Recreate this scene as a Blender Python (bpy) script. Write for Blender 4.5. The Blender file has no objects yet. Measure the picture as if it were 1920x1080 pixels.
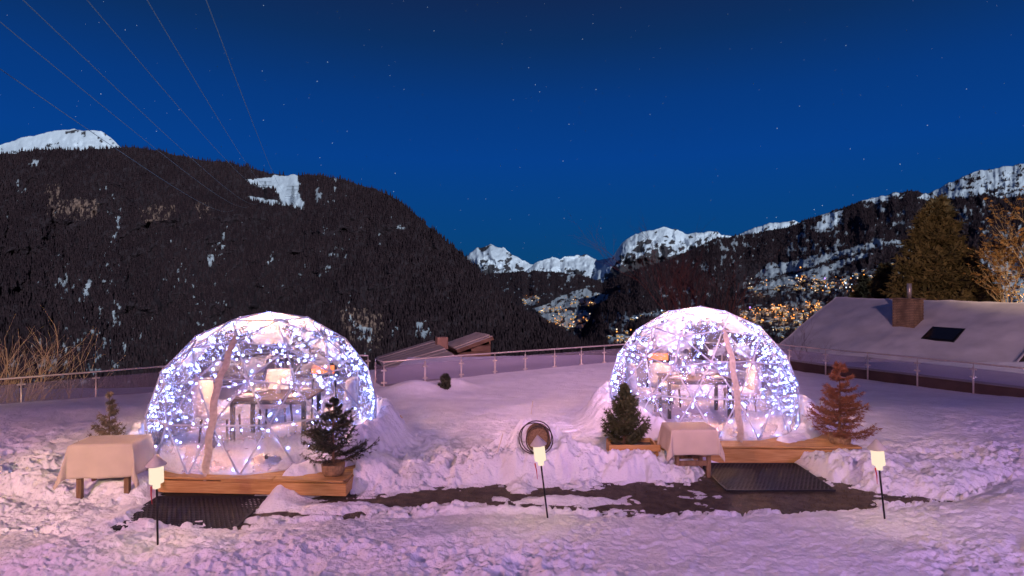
import bpy, math, random
import numpy as np
from mathutils import Vector, Matrix, Quaternion

random.seed(7)
rng = np.random.default_rng(7)
S = bpy.context.scene
COL = S.collection
R = math.radians
F = 1067.0      # focal length in pixels of the 1920 wide photograph
HY = 519.0      # row of the horizon
CH = 3.0        # camera height above the terrace

# ------------------------------------------------------------------ camera
cam_d = bpy.data.cameras.new('camera')
cam = bpy.data.objects.new('camera', cam_d); COL.objects.link(cam)
cam.location = (0, 0, CH); cam.rotation_euler = (R(90), 0, 0)
cam_d.sensor_width = 36; cam_d.lens = 36 * F / 1920
cam_d.shift_y = -(540 - HY) / 1920
cam_d.clip_start = 0.1; cam_d.clip_end = 200000
S.camera = cam
S.render.resolution_x, S.render.resolution_y = 1024, 576
S.render.engine = 'CYCLES'
S.cycles.use_denoising = True
S.cycles.max_bounces = 8; S.cycles.transparent_max_bounces = 24
S.cycles.diffuse_bounces = 3; S.cycles.glossy_bounces = 3; S.cycles.transmission_bounces = 4
S.cycles.sample_clamp_indirect = 4.0
S.cycles.caustics_reflective = False; S.cycles.caustics_refractive = False
S.view_settings.view_transform = 'Standard'; S.view_settings.look = 'None'
S.view_settings.exposure = 0.0; S.view_settings.gamma = 1.0
S.view_settings.use_curve_mapping = False

# ------------------------------------------------------------------ night sky
W = bpy.data.worlds.new('World'); S.world = W; W.use_nodes = True
nt = W.node_tree; nt.nodes.clear()
tc = nt.nodes.new('ShaderNodeTexCoord'); sx = nt.nodes.new('ShaderNodeSeparateXYZ')
rp = nt.nodes.new('ShaderNodeValToRGB'); bg = nt.nodes.new('ShaderNodeBackground'); wo = nt.nodes.new('ShaderNodeOutputWorld')
nt.links.new(tc.outputs['Generated'], sx.inputs[0]); nt.links.new(sx.outputs['Z'], rp.inputs[0])
nt.links.new(rp.outputs[0], bg.inputs[0]); nt.links.new(bg.outputs[0], wo.inputs[0])
cr = rp.color_ramp
for p, c in ((0.0, (.0030, .058, .170)), (.08, (.0022, .056, .215)), (.20, (.0018, .050, .265)), (.29, (.0020, .041, .215)),
             (.38, (.0035, .029, .125)), (.46, (.0060, .020, .080)), (.7, (.006, .016, .062))):
    e = cr.elements.new(p) if p not in (0.0,) else cr.elements[0]
    e.position = p; e.color = (*c, 1)
cr.elements.remove(cr.elements[-1])
bg.inputs[1].default_value = 1.0

# ------------------------------------------------------------------ moon (the one sun lamp)
def lamp(name, kind, loc, rot=None, look=None, **kw):
    d = bpy.data.lights.new(name, kind)
    for k, v in kw.items(): setattr(d, k, v)
    o = bpy.data.objects.new(name, d); COL.objects.link(o); o.location = loc
    if look is not None:
        o.rotation_euler = (Vector(look) - Vector(loc)).to_track_quat('-Z', 'Y').to_euler()
    return o
MOON = Vector((-.42, .87, -.30))
lamp('moon', 'SUN', (60, -120, 90), look=Vector((60, -120, 90)) + MOON, energy=2.8, angle=R(.5), color=(.74, .87, 1.0))
# invented floodlights, unseen behind the camera, that light the terrace
lamp('added_terrace_flood', 'AREA', (-11, -4, 6.0), look=(-1, 12, 0), energy=1400, color=(1.0, .46, .66), shape='RECTANGLE', size=2.0, size_y=.6)
lamp('added_terrace_flood', 'AREA', (13, -3, 6.0), look=(3, 12, 0), energy=960, color=(.82, .44, 1.0), shape='RECTANGLE', size=2.0, size_y=.6)
lamp('added_terrace_flood', 'SPOT', (1.0, -5, 10), look=(2.5, 29, -.2), energy=24000, color=(1.0, .52, .80), spot_size=R(43), spot_blend=1.0, shadow_soft_size=.25)
for tx_, ty_, e_, w_ in ((-6.3, 7.9, 2900, 19), (.5, 8.5, 800, 13), (2.65, 8.5, 900, 7), (6.0, 8.7, 1300, 13), (4.6, 9.2, 1000, 9), (-13.0, 16.2, 5200, 17), (-3.4, 7.8, 1100, 12), (-1.6, 7.9, 450, 9)):  # added warm spots to brighten tables, decks, path and left shrubs
    lamp('added_warm_spot', 'SPOT', (tx_*.45-3.2, -4, 5.5), look=(tx_, ty_, .2 if tx_ > -9 else 1.2), energy=e_, color=(1.0, .72, .28), spot_size=R(w_), spot_blend=.9, shadow_soft_size=.06)
lamp('added_garden_flood', 'SPOT', (10, -4, 9), look=(45, 60, 5), energy=115000, color=(1.0, .68, .38), spot_size=R(17), spot_blend=.7, shadow_soft_size=.25)  # added beam to brighten the tall spruce
lamp('added_garden_flood', 'SPOT', (14, -4, 11), look=(33, 44, 1), energy=21000, color=(1.0, .62, .66), spot_size=R(52), spot_blend=.8, shadow_soft_size=.25)  # added wide beam to brighten the chalet roof
lamp('added_terrace_flood', 'AREA', (3, -4, 5.5), look=(2, 8, 0), energy=230, color=(.55, .42, 1.0), shape='RECTANGLE', size=1.2, size_y=.5)

# ------------------------------------------------------------------ helpers
def P(px, py, Y): return Vector(((px - 960) / F * Y, Y, CH - (py - HY) / F * Y))
def G(px, py, z=0.0):
    Y = (CH - z) * F / (py - HY)
    return Vector(((px - 960) / F * Y, Y, z))
def sstep(a, b, x):
    t = np.clip((x - a) / (b - a), 0, 1); return t * t * (3 - 2 * t)

_tab = rng.permutation(4096).astype(np.int64); _val = rng.random(4096) * 2 - 1
def vnoise(x, y, z=0.0):
    x = np.asarray(x, float); y = np.asarray(y, float); z = np.zeros_like(x) + z
    xi = np.floor(x).astype(np.int64); yi = np.floor(y).astype(np.int64); zi = np.floor(z).astype(np.int64)
    fx = x - xi; fy = y - yi; fz = z - zi
    ux = fx**3*(fx*(fx*6-15)+10); uy = fy**3*(fy*(fy*6-15)+10); uz = fz**3*(fz*(fz*6-15)+10)
    def h(a, b, c): return _val[_tab[(a + _tab[(b + _tab[c & 4095]) & 4095]) & 4095]]
    def l(a, b, t): return a + (b - a) * t
    r0 = l(l(h(xi,yi,zi), h(xi+1,yi,zi), ux), l(h(xi,yi+1,zi), h(xi+1,yi+1,zi), ux), uy)
    if np.all(fz == 0): return r0
    r1 = l(l(h(xi,yi,zi+1), h(xi+1,yi,zi+1), ux), l(h(xi,yi+1,zi+1), h(xi+1,yi+1,zi+1), ux), uy)
    return l(r0, r1, uz)
def fbm(x, y, o=4, seed=0, gain=.5):
    s = 0; a = 1; n = 0
    c, d = math.cos(.6), math.sin(.6)
    for k in range(o):
        s = s + a * vnoise(x + 17.3*seed + 5.1*k, y - 9.7*seed + 3.3*k); n += a
        x, y = (c*x - d*y)*2.03, (d*x + c*y)*2.03; a *= gain
    return s / n
def inpoly(x, y, poly):
    c = np.zeros(x.shape, bool); n = len(poly)
    for i in range(n):
        (x0, y0), (x1, y1) = poly[i], poly[(i+1) % n]
        k = ((y0 > y) != (y1 > y)) & (x < (x1-x0)*(y-y0)/((y1-y0) or 1e-9) + x0); c ^= k
    return c

def tag(o, label=None, cat=None, group=None, kind=None):
    if label: o['label'] = label
    if cat: o['category'] = cat
    if group: o['group'] = group
    if kind: o['kind'] = kind
    return o
def empty(name, loc, label, cat, group=None, rz=0.0):
    o = bpy.data.objects.new(name, None); COL.objects.link(o)
    o.empty_display_size = .1; o.location = loc; o.rotation_euler = (0, 0, rz)
    return tag(o, label, cat, group)
def link(name, me, parent=None):
    o = bpy.data.objects.new(name, me); COL.objects.link(o)
    if parent is not None: o.parent = parent
    return o
def npmesh(name, V, Fc, mats, mi=None, smooth=False, cols=None):
    V = np.asarray(V, np.float32); Fc = np.asarray(Fc, np.int32); n, k = Fc.shape
    me = bpy.data.meshes.new(name)
    me.vertices.add(len(V)); me.vertices.foreach_set('co', V.ravel())
    me.loops.add(n*k); me.loops.foreach_set('vertex_index', Fc.ravel())
    me.polygons.add(n); me.polygons.foreach_set('loop_start', np.arange(0, n*k, k, dtype=np.int32))
    try: me.polygons.foreach_set('loop_total', np.full(n, k, np.int32))
    except Exception: pass
    if not isinstance(mats, (list, tuple)): mats = [mats]
    for m in mats: me.materials.append(m)
    if mi is not None: me.polygons.foreach_set('material_index', np.asarray(mi, np.int32))
    if smooth: me.polygons.foreach_set('use_smooth', np.ones(n, bool))
    me.update(calc_edges=True)
    if cols is not None:
        a = me.color_attributes.new('mask', 'FLOAT_COLOR', 'POINT')
        a.data.foreach_set('color', np.asarray(cols, np.float32).ravel())
    me.validate()
    return me
def gridfaces(nr, nc):
    i = np.arange((nr-1)*(nc-1)); r = i // (nc-1); c = i % (nc-1); a = r*nc + c
    return np.stack([a, a+1, a+nc+1, a+nc], 1)

class MB:
    """collects simple shapes into one mesh"""
    def __init__(s): s.v = []; s.f = []; s.m = []
    def add(s, vs, fs, m=0):
        b = len(s.v); s.v.extend([tuple(v) for v in vs]); s.f.extend([tuple(i + b for i in f) for f in fs]); s.m.extend([m]*len(fs)); return s
    def box(s, c, d, m=0, rz=0.0, bev=0.0):
        cx, cy, cz = c; x, y, z = d[0]/2, d[1]/2, d[2]/2; ca, sa = math.cos(rz), math.sin(rz)
        if bev <= 0:
            p = [(-x,-y,-z),(x,-y,-z),(x,y,-z),(-x,y,-z),(-x,-y,z),(x,-y,z),(x,y,z),(-x,y,z)]
            f = [(0,3,2,1),(4,5,6,7),(0,1,5,4),(1,2,6,5),(2,3,7,6),(3,0,4,7)]
        else:
            b = bev; p = []; f = []
            for (zz, i) in ((-z, b), (-z+b, 0), (z-b, 0), (z, b)):
                xx, yy = x - i, y - i
                p += [(-xx+b,-yy,zz),(xx-b,-yy,zz),(xx,-yy+b,zz),(xx,yy-b,zz),(xx-b,yy,zz),(-xx+b,yy,zz),(-xx,yy-b,zz),(-xx,-yy+b,zz)]
            for k in range(3):
                for j in range(8): f.append((k*8+j, k*8+(j+1)%8, k*8+8+(j+1)%8, k*8+8+j))
            f += [tuple(range(7, -1, -1)), tuple(range(24, 32))]
        return s.add([(cx+ca*a-sa*b2, cy+sa*a+ca*b2, cz+c2) for a, b2, c2 in p], f, m)
    def tube(s, pts, r, n=6, m=0, caps=True):
        pts = [Vector(p) for p in pts]; k = len(pts); rs = r if isinstance(r, (list, tuple)) else [r]*k
        vs = []; up = None
        for i, p in enumerate(pts):
            t = (pts[min(i+1, k-1)] - pts[max(i-1, 0)]).normalized()
            if up is None: up = Vector((0,0,1)) if abs(t.z) < .9 else Vector((1,0,0))
            a = t.cross(up)
            if a.length < 1e-5: a = t.orthogonal()
            a.normalize(); b = a.cross(t).normalized(); up = b
            for j in range(n):
                q = 2*math.pi*j/n; vs.append(p + (a*math.cos(q) + b*math.sin(q))*rs[i])
        fs = [(i*n+j, i*n+(j+1)%n, i*n+n+(j+1)%n, i*n+n+j) for i in range(k-1) for j in range(n)]
        if caps: fs += [tuple(range(n-1, -1, -1)), tuple(range((k-1)*n, k*n))]
        return s.add(vs, fs, m)
    def lathe(s, prof, c=(0,0,0), n=20, m=0):
        vs = [(c[0]+r*math.cos(2*math.pi*j/n), c[1]+r*math.sin(2*math.pi*j/n), c[2]+z) for r, z in prof for j in range(n)]
        k = len(prof)
        fs = [(i*n+j, i*n+(j+1)%n, i*n+n+(j+1)%n, i*n+n+j) for i in range(k-1) for j in range(n)]
        if prof[0][0] > 1e-4: fs.append(tuple(range(n-1, -1, -1)))
        if prof[-1][0] > 1e-4: fs.append(tuple(range((k-1)*n, k*n)))
        return s.add(vs, fs, m)
    def build(s, name, mats, parent=None, smooth=False):
        me = bpy.data.meshes.new(name); me.from_pydata(s.v, [], s.f)
        if not isinstance(mats, (list, tuple)): mats = [mats]
        for mt in mats: me.materials.append(mt)
        if len(mats) > 1: me.polygons.foreach_set('material_index', np.array(s.m, np.int32))
        if smooth: me.polygons.foreach_set('use_smooth', np.ones(len(me.polygons), bool))
        me.update(); return link(name, me, parent)
def copy_tree(o, parent=None):
    c = o.copy(); COL.objects.link(c)
    if parent is not None: c.parent = parent
    for ch in o.children: copy_tree(ch, c)
    return c

# ------------------------------------------------------------------ materials
def mat(name, col, rough=.7, metal=0.0, var=0.0, vs=8.0, bump=0.0, bs=40.0, col2=None, emit=None, es=0.0, stretch=None, spec=.3, det=5.0):
    m = bpy.data.materials.new(name); m.use_nodes = True; n = m.node_tree.nodes; L = m.node_tree.links
    b = n['Principled BSDF']; b.inputs['Base Color'].default_value = (*col, 1)
    b.inputs['Roughness'].default_value = rough; b.inputs['Metallic'].default_value = metal
    b.inputs['Specular IOR Level'].default_value = spec
    if emit: b.inputs['Emission Color'].default_value = (*emit, 1); b.inputs['Emission Strength'].default_value = es
    if var or bump or col2:
        t = n.new('ShaderNodeTexCoord'); mp = n.new('ShaderNodeMapping'); L.new(t.outputs['Object'], mp.inputs[0])
        if stretch: mp.inputs['Scale'].default_value = stretch
    if var or col2:
        z = n.new('ShaderNodeTexNoise'); z.inputs['Scale'].default_value = vs; z.inputs['Detail'].default_value = det
        L.new(mp.outputs[0], z.inputs['Vector'])
        r = n.new('ShaderNodeValToRGB'); L.new(z.outputs['Fac'], r.inputs[0])
        a = col2 or tuple(c*(1-var) for c in col); d = col if col2 else tuple(min(1, c*(1+var)) for c in col)
        r.color_ramp.elements[0].position = .34; r.color_ramp.elements[0].color = (*a, 1)
        r.color_ramp.elements[1].position = .66; r.color_ramp.elements[1].color = (*d, 1)
        L.new(r.outputs[0], b.inputs['Base Color'])
    if bump:
        z2 = n.new('ShaderNodeTexNoise'); z2.inputs['Scale'].default_value = bs; z2.inputs['Detail'].default_value = 6
        L.new(mp.outputs[0], z2.inputs['Vector'])
        bp = n.new('ShaderNodeBump'); bp.inputs['Strength'].default_value = bump; bp.inputs['Distance'].default_value = .02
        L.new(z2.outputs['Fac'], bp.inputs['Height']); L.new(bp.outputs[0], b.inputs['Normal'])
    return m
def emat(name, col, st):
    m = bpy.data.materials.new(name); m.use_nodes = True; n = m.node_tree.nodes; n.clear()
    e = n.new('ShaderNodeEmission'); e.inputs[0].default_value = (*col, 1); e.inputs[1].default_value = st
    o = n.new('ShaderNodeOutputMaterial'); m.node_tree.links.new(e.outputs[0], o.inputs[0]); return m

M = {}
M['snow'] = mat('snow', (.82, .82, .84), .62, var=.05, vs=3, bump=.9, bs=34, spec=.35, det=8)
M['roof_snow'] = mat('roof_snow', (.62, .60, .64), .7, var=.10, vs=.9, bump=.9, bs=1.6, stretch=(1, 1, 1))
M['far_snow'] = mat('far_snow', (.78, .79, .82), .7)
M['dirt'] = mat('dirt', (.135, .102, .072), .6, col2=(.050, .041, .030), vs=7, bump=.9, bs=60, det=9)
M['grass'] = mat('dry_grass', (.10, .075, .035), .9, var=.4, vs=14)
M['pine_board'] = mat('pine_board', (.56, .33, .12), .6, col2=(.40, .20, .06), vs=3.0, bump=.15, bs=30, stretch=(1, 14, 22))
M['old_wood'] = mat('old_wood', (.26, .16, .085), .75, col2=(.13, .075, .04), vs=4.0, bump=.3, bs=30, stretch=(9, 9, 1))
M['dark_wood'] = mat('dark_wood', (.05, .03, .02), .5, var=.3, vs=5, stretch=(1, 12, 12))
M['barn_wood'] = mat('barn_wood', (.22, .14, .075), .8, col2=(.10, .06, .035), vs=2.0, bump=.3, bs=10, stretch=(1, 1, 8))
M['steel'] = mat('brushed_steel', (.62, .55, .46), .42, metal=.55, var=.08, vs=20)
M['dark_metal'] = mat('dark_metal', (.02, .02, .022), .45, metal=.6)
M['parapet'] = mat('brown_parapet', (.060, .034, .026), .6, var=.25, vs=3, bump=.2, bs=20)
M['strut'] = mat('grey_strut', (.48, .48, .52), .45, var=.05, vs=9)
M['cloth'] = mat('tablecloth_linen', (.56, .47, .35), .85, var=.05, vs=5, bump=.25, bs=160)
M['rubber'] = mat('black_rubber', (.018, .018, .022), .5, var=.3, vs=12)
M['wire'] = mat('dark_cable', (.05, .035, .028), .5)
M['needle'] = mat('green_needles', (.105, .115, .045), .7, col2=(.040, .055, .020), vs=9)
M['needle_dark'] = mat('dark_needles', (.075, .080, .042), .7, col2=(.024, .032, .018), vs=7)
M['needle_brown'] = mat('rust_brown_needles', (.42, .19, .085), .75, col2=(.22, .085, .035), vs=8)
M['needle_pale'] = mat('frosted_needles', (.36, .29, .17), .75, col2=(.11, .10, .05), vs=8)
M['needle_big'] = mat('spruce_needles', (.12, .088, .046), .8, col2=(.040, .034, .018), vs=.7)
M['bark'] = mat('bark', (.16, .10, .06), .85, var=.3, vs=20, bump=.5, bs=60)
M['pale_bark'] = mat('pale_bark', (.52, .38, .22), .8, var=.2, vs=10)
M['red_bark'] = mat('red_twigs', (.12, .05, .032), .85, var=.2, vs=3)
M['leaf'] = mat('dry_brown_leaf', (.26, .14, .05), .8, var=.4, vs=3)
M['cap'] = mat('lantern_cap', (.50, .45, .42), .6, var=.06, vs=30)
M['paper'] = emat('lit_lantern_paper', (1.0, .80, .60), 1.08)
M['red'] = mat('red_ribbon', (.45, .012, .012), .5)
M['white_fleece'] = mat('white_fleece', (.74, .66, .58), .9, var=.06, vs=9, bump=.7, bs=50)
M['carpet'] = mat('pale_carpet', (.60, .50, .50), .9, var=.12, vs=4, bump=.4, bs=60)
M['china'] = mat('white_china', (.80, .78, .75), .25)
M['zip'] = mat('beige_zip_tape', (.50, .44, .33), .7, var=.15, vs=18, bump=.3, bs=90)
M['burlap'] = mat('burlap', (.30, .19, .09), .9, var=.3, vs=25, bump=.5, bs=120)
M['brick'] = mat('brick', (.42, .27, .16), .85, col2=(.19, .12, .075), vs=1.6, bump=.3, bs=14)
M['mortar'] = mat('mortar', (.10, .075, .06), .9)
M['roof_tin'] = mat('weathered_roof', (.46, .44, .34), .75, col2=(.32, .30, .23), vs=1.5, bump=.2, bs=9, stretch=(1, 1, 1))
M['black_glass'] = mat('skylight_glass', (.012, .012, .016), .15, spec=.5)
M['heat'] = emat('heater_glow', (1.0, .24, .07), 1.9)
M['flame'] = emat('candle_flame', (1.0, .55, .18), 12.0)
M['led'] = emat('led_bulb', (.25, .36, 1.0), 130.0)
M['bulb'] = emat('warm_bulb', (1.0, .50, .18), 14.0)
M['star'] = emat('star_light', (.75, .85, 1.0), .8)

def alpha_mat(name, tint, fac, rough, diff):
    m = bpy.data.materials.new(name); m.use_nodes = True; n = m.node_tree.nodes; L = m.node_tree.links; n.clear()
    t = n.new('ShaderNodeBsdfTransparent'); t.inputs[0].default_value = (*tint, 1)
    g = n.new('ShaderNodeBsdfGlossy'); g.inputs['Roughness'].default_value = rough
    d = n.new('ShaderNodeBsdfDiffuse'); d.inputs[0].default_value = (.6, .55, .58, 1)
    fr = n.new('ShaderNodeLayerWeight'); fr.inputs[0].default_value = .25
    m1 = n.new('ShaderNodeMixShader'); m1.inputs[0].default_value = diff; L.new(t.outputs[0], m1.inputs[1]); L.new(d.outputs[0], m1.inputs[2])
    ad = n.new('ShaderNodeMath'); ad.operation = 'MULTIPLY_ADD'; ad.inputs[1].default_value = .5; ad.inputs[2].default_value = fac
    L.new(fr.outputs['Fresnel'], ad.inputs[0])
    m2 = n.new('ShaderNodeMixShader'); L.new(ad.outputs[0], m2.inputs[0]); L.new(m1.outputs[0], m2.inputs[1]); L.new(g.outputs[0], m2.inputs[2])
    o = n.new('ShaderNodeOutputMaterial'); L.new(m2.outputs[0], o.inputs[0]); return m
M['glass'] = alpha_mat('railing_glass', (.78, .76, .82), .05, .15, .13)  # milky diffuse share stands in for snow mirrored in the panels
M['clear_glass'] = alpha_mat('wine_glass', (.92, .92, .95), .10, .05, .04)

def film_mat():
    m = bpy.data.materials.new('dome_film'); m.use_nodes = True; n = m.node_tree.nodes; L = m.node_tree.links; n.clear()
    tc = n.new('ShaderNodeTexCoord')
    def noise(scale, detail, dist, st=None):
        v = tc.outputs['Object']
        if st:
            mp = n.new('ShaderNodeMapping'); mp.inputs['Scale'].default_value = st; L.new(v, mp.inputs[0]); v = mp.outputs[0]
        z = n.new('ShaderNodeTexNoise'); z.inputs['Scale'].default_value = scale; z.inputs['Detail'].default_value = detail; z.inputs['Distortion'].default_value = dist
        L.new(v, z.inputs['Vector']); return z.outputs['Fac']
    def math_(op, a, b):
        q = n.new('ShaderNodeMath'); q.operation = op; q.use_clamp = True
        for i, x in enumerate((a, b)):
            if isinstance(x, (int, float)): q.inputs[i].default_value = x
            else: L.new(x, q.inputs[i])
        return q.outputs[0]
    def ramp(x, a, b):
        r = n.new('ShaderNodeMapRange'); r.inputs['From Min'].default_value = a; r.inputs['From Max'].default_value = b; L.new(x, r.inputs['Value']); return r.outputs['Result']
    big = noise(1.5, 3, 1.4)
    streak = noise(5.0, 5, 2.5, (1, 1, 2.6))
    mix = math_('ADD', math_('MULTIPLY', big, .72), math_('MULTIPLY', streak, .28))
    mask = ramp(mix, .470, .515)  # white scattering patches stand in for reflections in the clear film
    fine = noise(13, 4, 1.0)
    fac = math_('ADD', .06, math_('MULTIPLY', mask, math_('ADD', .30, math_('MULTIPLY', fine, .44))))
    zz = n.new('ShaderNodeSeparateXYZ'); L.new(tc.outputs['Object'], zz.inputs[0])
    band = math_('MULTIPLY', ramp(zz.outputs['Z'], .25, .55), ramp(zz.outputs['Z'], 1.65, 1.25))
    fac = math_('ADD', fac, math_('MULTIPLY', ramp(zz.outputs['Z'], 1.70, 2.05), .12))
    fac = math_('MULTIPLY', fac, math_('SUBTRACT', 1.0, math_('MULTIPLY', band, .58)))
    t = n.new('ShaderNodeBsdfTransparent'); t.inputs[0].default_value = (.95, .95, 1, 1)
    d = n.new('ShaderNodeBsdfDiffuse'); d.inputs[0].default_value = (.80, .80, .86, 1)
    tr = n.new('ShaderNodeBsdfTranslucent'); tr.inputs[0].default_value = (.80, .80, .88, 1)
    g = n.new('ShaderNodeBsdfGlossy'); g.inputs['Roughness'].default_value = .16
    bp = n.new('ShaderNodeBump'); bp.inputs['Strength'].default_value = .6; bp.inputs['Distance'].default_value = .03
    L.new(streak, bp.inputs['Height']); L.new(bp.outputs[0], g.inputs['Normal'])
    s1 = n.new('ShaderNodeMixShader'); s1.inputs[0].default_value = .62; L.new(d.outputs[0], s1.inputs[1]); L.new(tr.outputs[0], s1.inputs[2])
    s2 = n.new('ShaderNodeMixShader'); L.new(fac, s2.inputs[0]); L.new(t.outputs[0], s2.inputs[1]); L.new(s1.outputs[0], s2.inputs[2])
    lw = n.new('ShaderNodeLayerWeight'); lw.inputs[0].default_value = .35
    s3 = n.new('ShaderNodeMixShader'); L.new(math_('ADD', .05, math_('MULTIPLY', lw.outputs['Fresnel'], .5)), s3.inputs[0])
    L.new(s2.outputs[0], s3.inputs[1]); L.new(g.outputs[0], s3.inputs[2])
    o = n.new('ShaderNodeOutputMaterial'); L.new(s3.outputs[0], o.inputs[0]); return m
M['film'] = film_mat()

def terrain_mat(name, ground, snow, rock):
    m = bpy.data.materials.new(name); m.use_nodes = True; n = m.node_tree.nodes; L = m.node_tree.links
    b = n['Principled BSDF']; b.inputs['Roughness'].default_value = .85; b.inputs['Specular IOR Level'].default_value = .1
    a = n.new('ShaderNodeAttribute'); a.attribute_name = 'mask'; s = n.new('ShaderNodeSeparateColor'); L.new(a.outputs['Color'], s.inputs[0])
    tc = n.new('ShaderNodeTexCoord'); z = n.new('ShaderNodeTexNoise'); z.inputs['Scale'].default_value = .02; z.inputs['Detail'].default_value = 8
    L.new(tc.outputs['Object'], z.inputs['Vector'])
    def mix(f, c1, c2):
        q = n.new('ShaderNodeMix'); q.data_type = 'RGBA'; L.new(f, q.inputs['Factor'])
        for i, c in ((6, c1), (7, c2)):
            if isinstance(c, tuple): q.inputs[i].default_value = (*c, 1)
            else: L.new(c, q.inputs[i])
        return q.outputs[2]
    g = mix(z.outputs['Fac'], tuple(c*.55 for c in ground), tuple(c*1.5 for c in ground))
    g = mix(s.outputs['Green'], g, rock); g = mix(s.outputs['Red'], g, snow)
    L.new(g, b.inputs['Base Color']); return m
M['terrain'] = terrain_mat('mountain_ground', (.040, .026, .030), (.66, .68, .72), (.26, .155, .12))
M['peak'] = terrain_mat('alpine_peak', (.070, .068, .080), (.78, .80, .84), (.07, .06, .065))
def forest_mat(name, c1, c2):
    m = bpy.data.materials.new(name); m.use_nodes = True; n = m.node_tree.nodes; L = m.node_tree.links
    b = n['Principled BSDF']; b.inputs['Roughness'].default_value = .9; b.inputs['Specular IOR Level'].default_value = .05
    a = n.new('ShaderNodeAttribute'); a.attribute_name = 'mask'; s = n.new('ShaderNodeSeparateColor'); L.new(a.outputs['Color'], s.inputs[0])
    q = n.new('ShaderNodeMix'); q.data_type = 'RGBA'; L.new(s.outputs['Red'], q.inputs['Factor'])
    q.inputs[6].default_value = (*c1, 1); q.inputs[7].default_value = (*c2, 1); L.new(q.outputs[2], b.inputs['Base Color'])
    t = n.new('ShaderNodeBsdfTranslucent'); L.new(q.outputs[2], t.inputs[0]); x = n.new('ShaderNodeMixShader'); x.inputs[0].default_value = .5
    L.new(b.outputs[0], x.inputs[1]); L.new(t.outputs[0], x.inputs[2]); L.new(x.outputs[0], n['Material Output'].inputs[0]); return m
M['forest'] = forest_mat('forest_trees', (.064, .037, .044), (.120, .068, .074))

# ================================================================== SETTING
# ---- far terrain
def hill(name, crest, cdep, foot_y, fdep, nx, nv, amp, seed, material, snow_fn, jag=0.0, drop=.5, nb=10, curve=1.0):
    cx = np.array([c[0] for c in crest], float); cy = np.array([c[1] for c in crest], float)
    px = np.linspace(cx[0], cx[-1], nx)
    ip = lambda t, x: np.interp(x, [a for a, b in t], [b for a, b in t])
    cyl = np.interp(px, cx, cy) + jag * fbm(px/14., px*0 + seed, 5, seed)
    cd = ip(cdep, px); fy = ip(foot_y, px); fd = ip(fdep, px)
    v = np.linspace(0, 1, nv)
    PX, V = np.meshgrid(px, v)
    PY = fy[None] + (cyl - fy)[None] * V**curve
    D = fd[None] + (cd - fd)[None] * V
    nz = fbm(PX/55., PY/40., 5, seed) + .5*np.abs(fbm(PX/20., PY/34., 4, seed+3))
    D = D * (1 + amp * nz * np.sin(np.pi*np.clip(V, 0, 1))**.5)
    X = (PX-960)/F*D; Z = CH - (PY-HY)/F*D
    sm, rk = snow_fn(PX, PY, V)
    # the far side of the ridge, falling away behind it
    k = np.arange(1, nb+1)[:, None] / nb
    Db = cd[None]*(1 + .30*k); Xb = (px-960)[None]/F*Db; Zb = (CH-(cyl-HY)/F*cd)[None] - k*drop*cd[None]*.30
    pts = np.concatenate([np.stack([X, D, Z], 2), np.stack([Xb, Db, Zb], 2)], 0)
    colr = np.zeros((nv+nb, nx, 4), np.float32); colr[:nv, :, 0] = sm; colr[:nv, :, 1] = rk; colr[nv:, :, 0] = sm[-1]; colr[..., 3] = 1
    me = npmesh(name, pts.reshape(-1, 3), gridfaces(nv+nb, nx), material, smooth=True, cols=colr.reshape(-1, 4))
    o = link(name, me); tag(o, kind='structure')
    def at(qx, qy):
        i = np.clip(np.round((np.asarray(qx)-px[0])/(px[-1]-px[0])*(nx-1)).astype(int), 0, nx-1)
        f0, c0 = fy[i], cyl[i]
        vv = np.clip((np.asarray(qy)-f0)/np.where(np.abs(c0-f0) < 1, 1, c0-f0), 0, 1)**(1/curve)
        j = np.clip(np.round(vv*(nv-1)).astype(int), 0, nv-1)
        return np.stack([X[j, i], D[j, i], Z[j, i]], -1), sm[j, i], rk[j, i], i, j
    return dict(o=o, at=at, px=px, fy=fy, cy=cyl, X=X, D=D, Z=Z, sm=sm, rk=rk, PX=PX, PY=PY)

def poly_mask(polys, PX, PY, jx=4, jy=3, seed=1):
    qx = PX + jx*fbm(PX/9., PY/7., 3, seed); qy = PY + jy*fbm(PX/11., PY/6., 3, seed+5)
    m = np.zeros(PX.shape)
    for p in polys: m = np.maximum(m, inpoly(qx, qy, p).astype(float))
    return m

L_SNOW = [[(458,338),(505,332),(520,329),(556,327),(560,345),(566,372),(572,394),(556,392),(546,388),(528,386),(523,372),(516,355),(498,352),(480,350)],
          [(462,368),(490,372),(520,378),(530,386),(515,384),(485,378),(464,374)],
          [(48,306),(62,300),(78,303),(72,312),(52,313)],
          [(217,392),(230,392),(226,420),(216,458),(206,468),(203,455),(213,430),(217,408)],
          [(420,432),(426,440),(420,470),(400,492),(388,504),(388,482),(404,470),(412,450)],
          [(158,530),(173,532),(168,548),(152,570),(146,566),(156,548)], [(505,472),(510,470),(510,492),(504,494)],
          [(213,580),(222,590),(230,612),(216,612),(208,600)],[(232,640),(240,650),(226,668),(218,662)],
          [(655,590),(672,606),(700,620),(704,640),(680,640),(660,626),(650,608)],[(735,600),(745,606),(748,630),(736,640)],[(775,604),(800,600),(812,622),(792,640),(776,628)]]
L_ROCK = [[(84,345),(108,341),(118,350),(110,376),(140,372),(182,374),(184,402),(160,412),(130,410),(104,412),(88,404)],
          [(264,390),(290,384),(328,384),(330,402),(300,416),(270,414)],[(366,378),(392,376),(390,404),(372,406)],
          [(640,570),(720,590),(720,660),(640,640)]]
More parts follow.
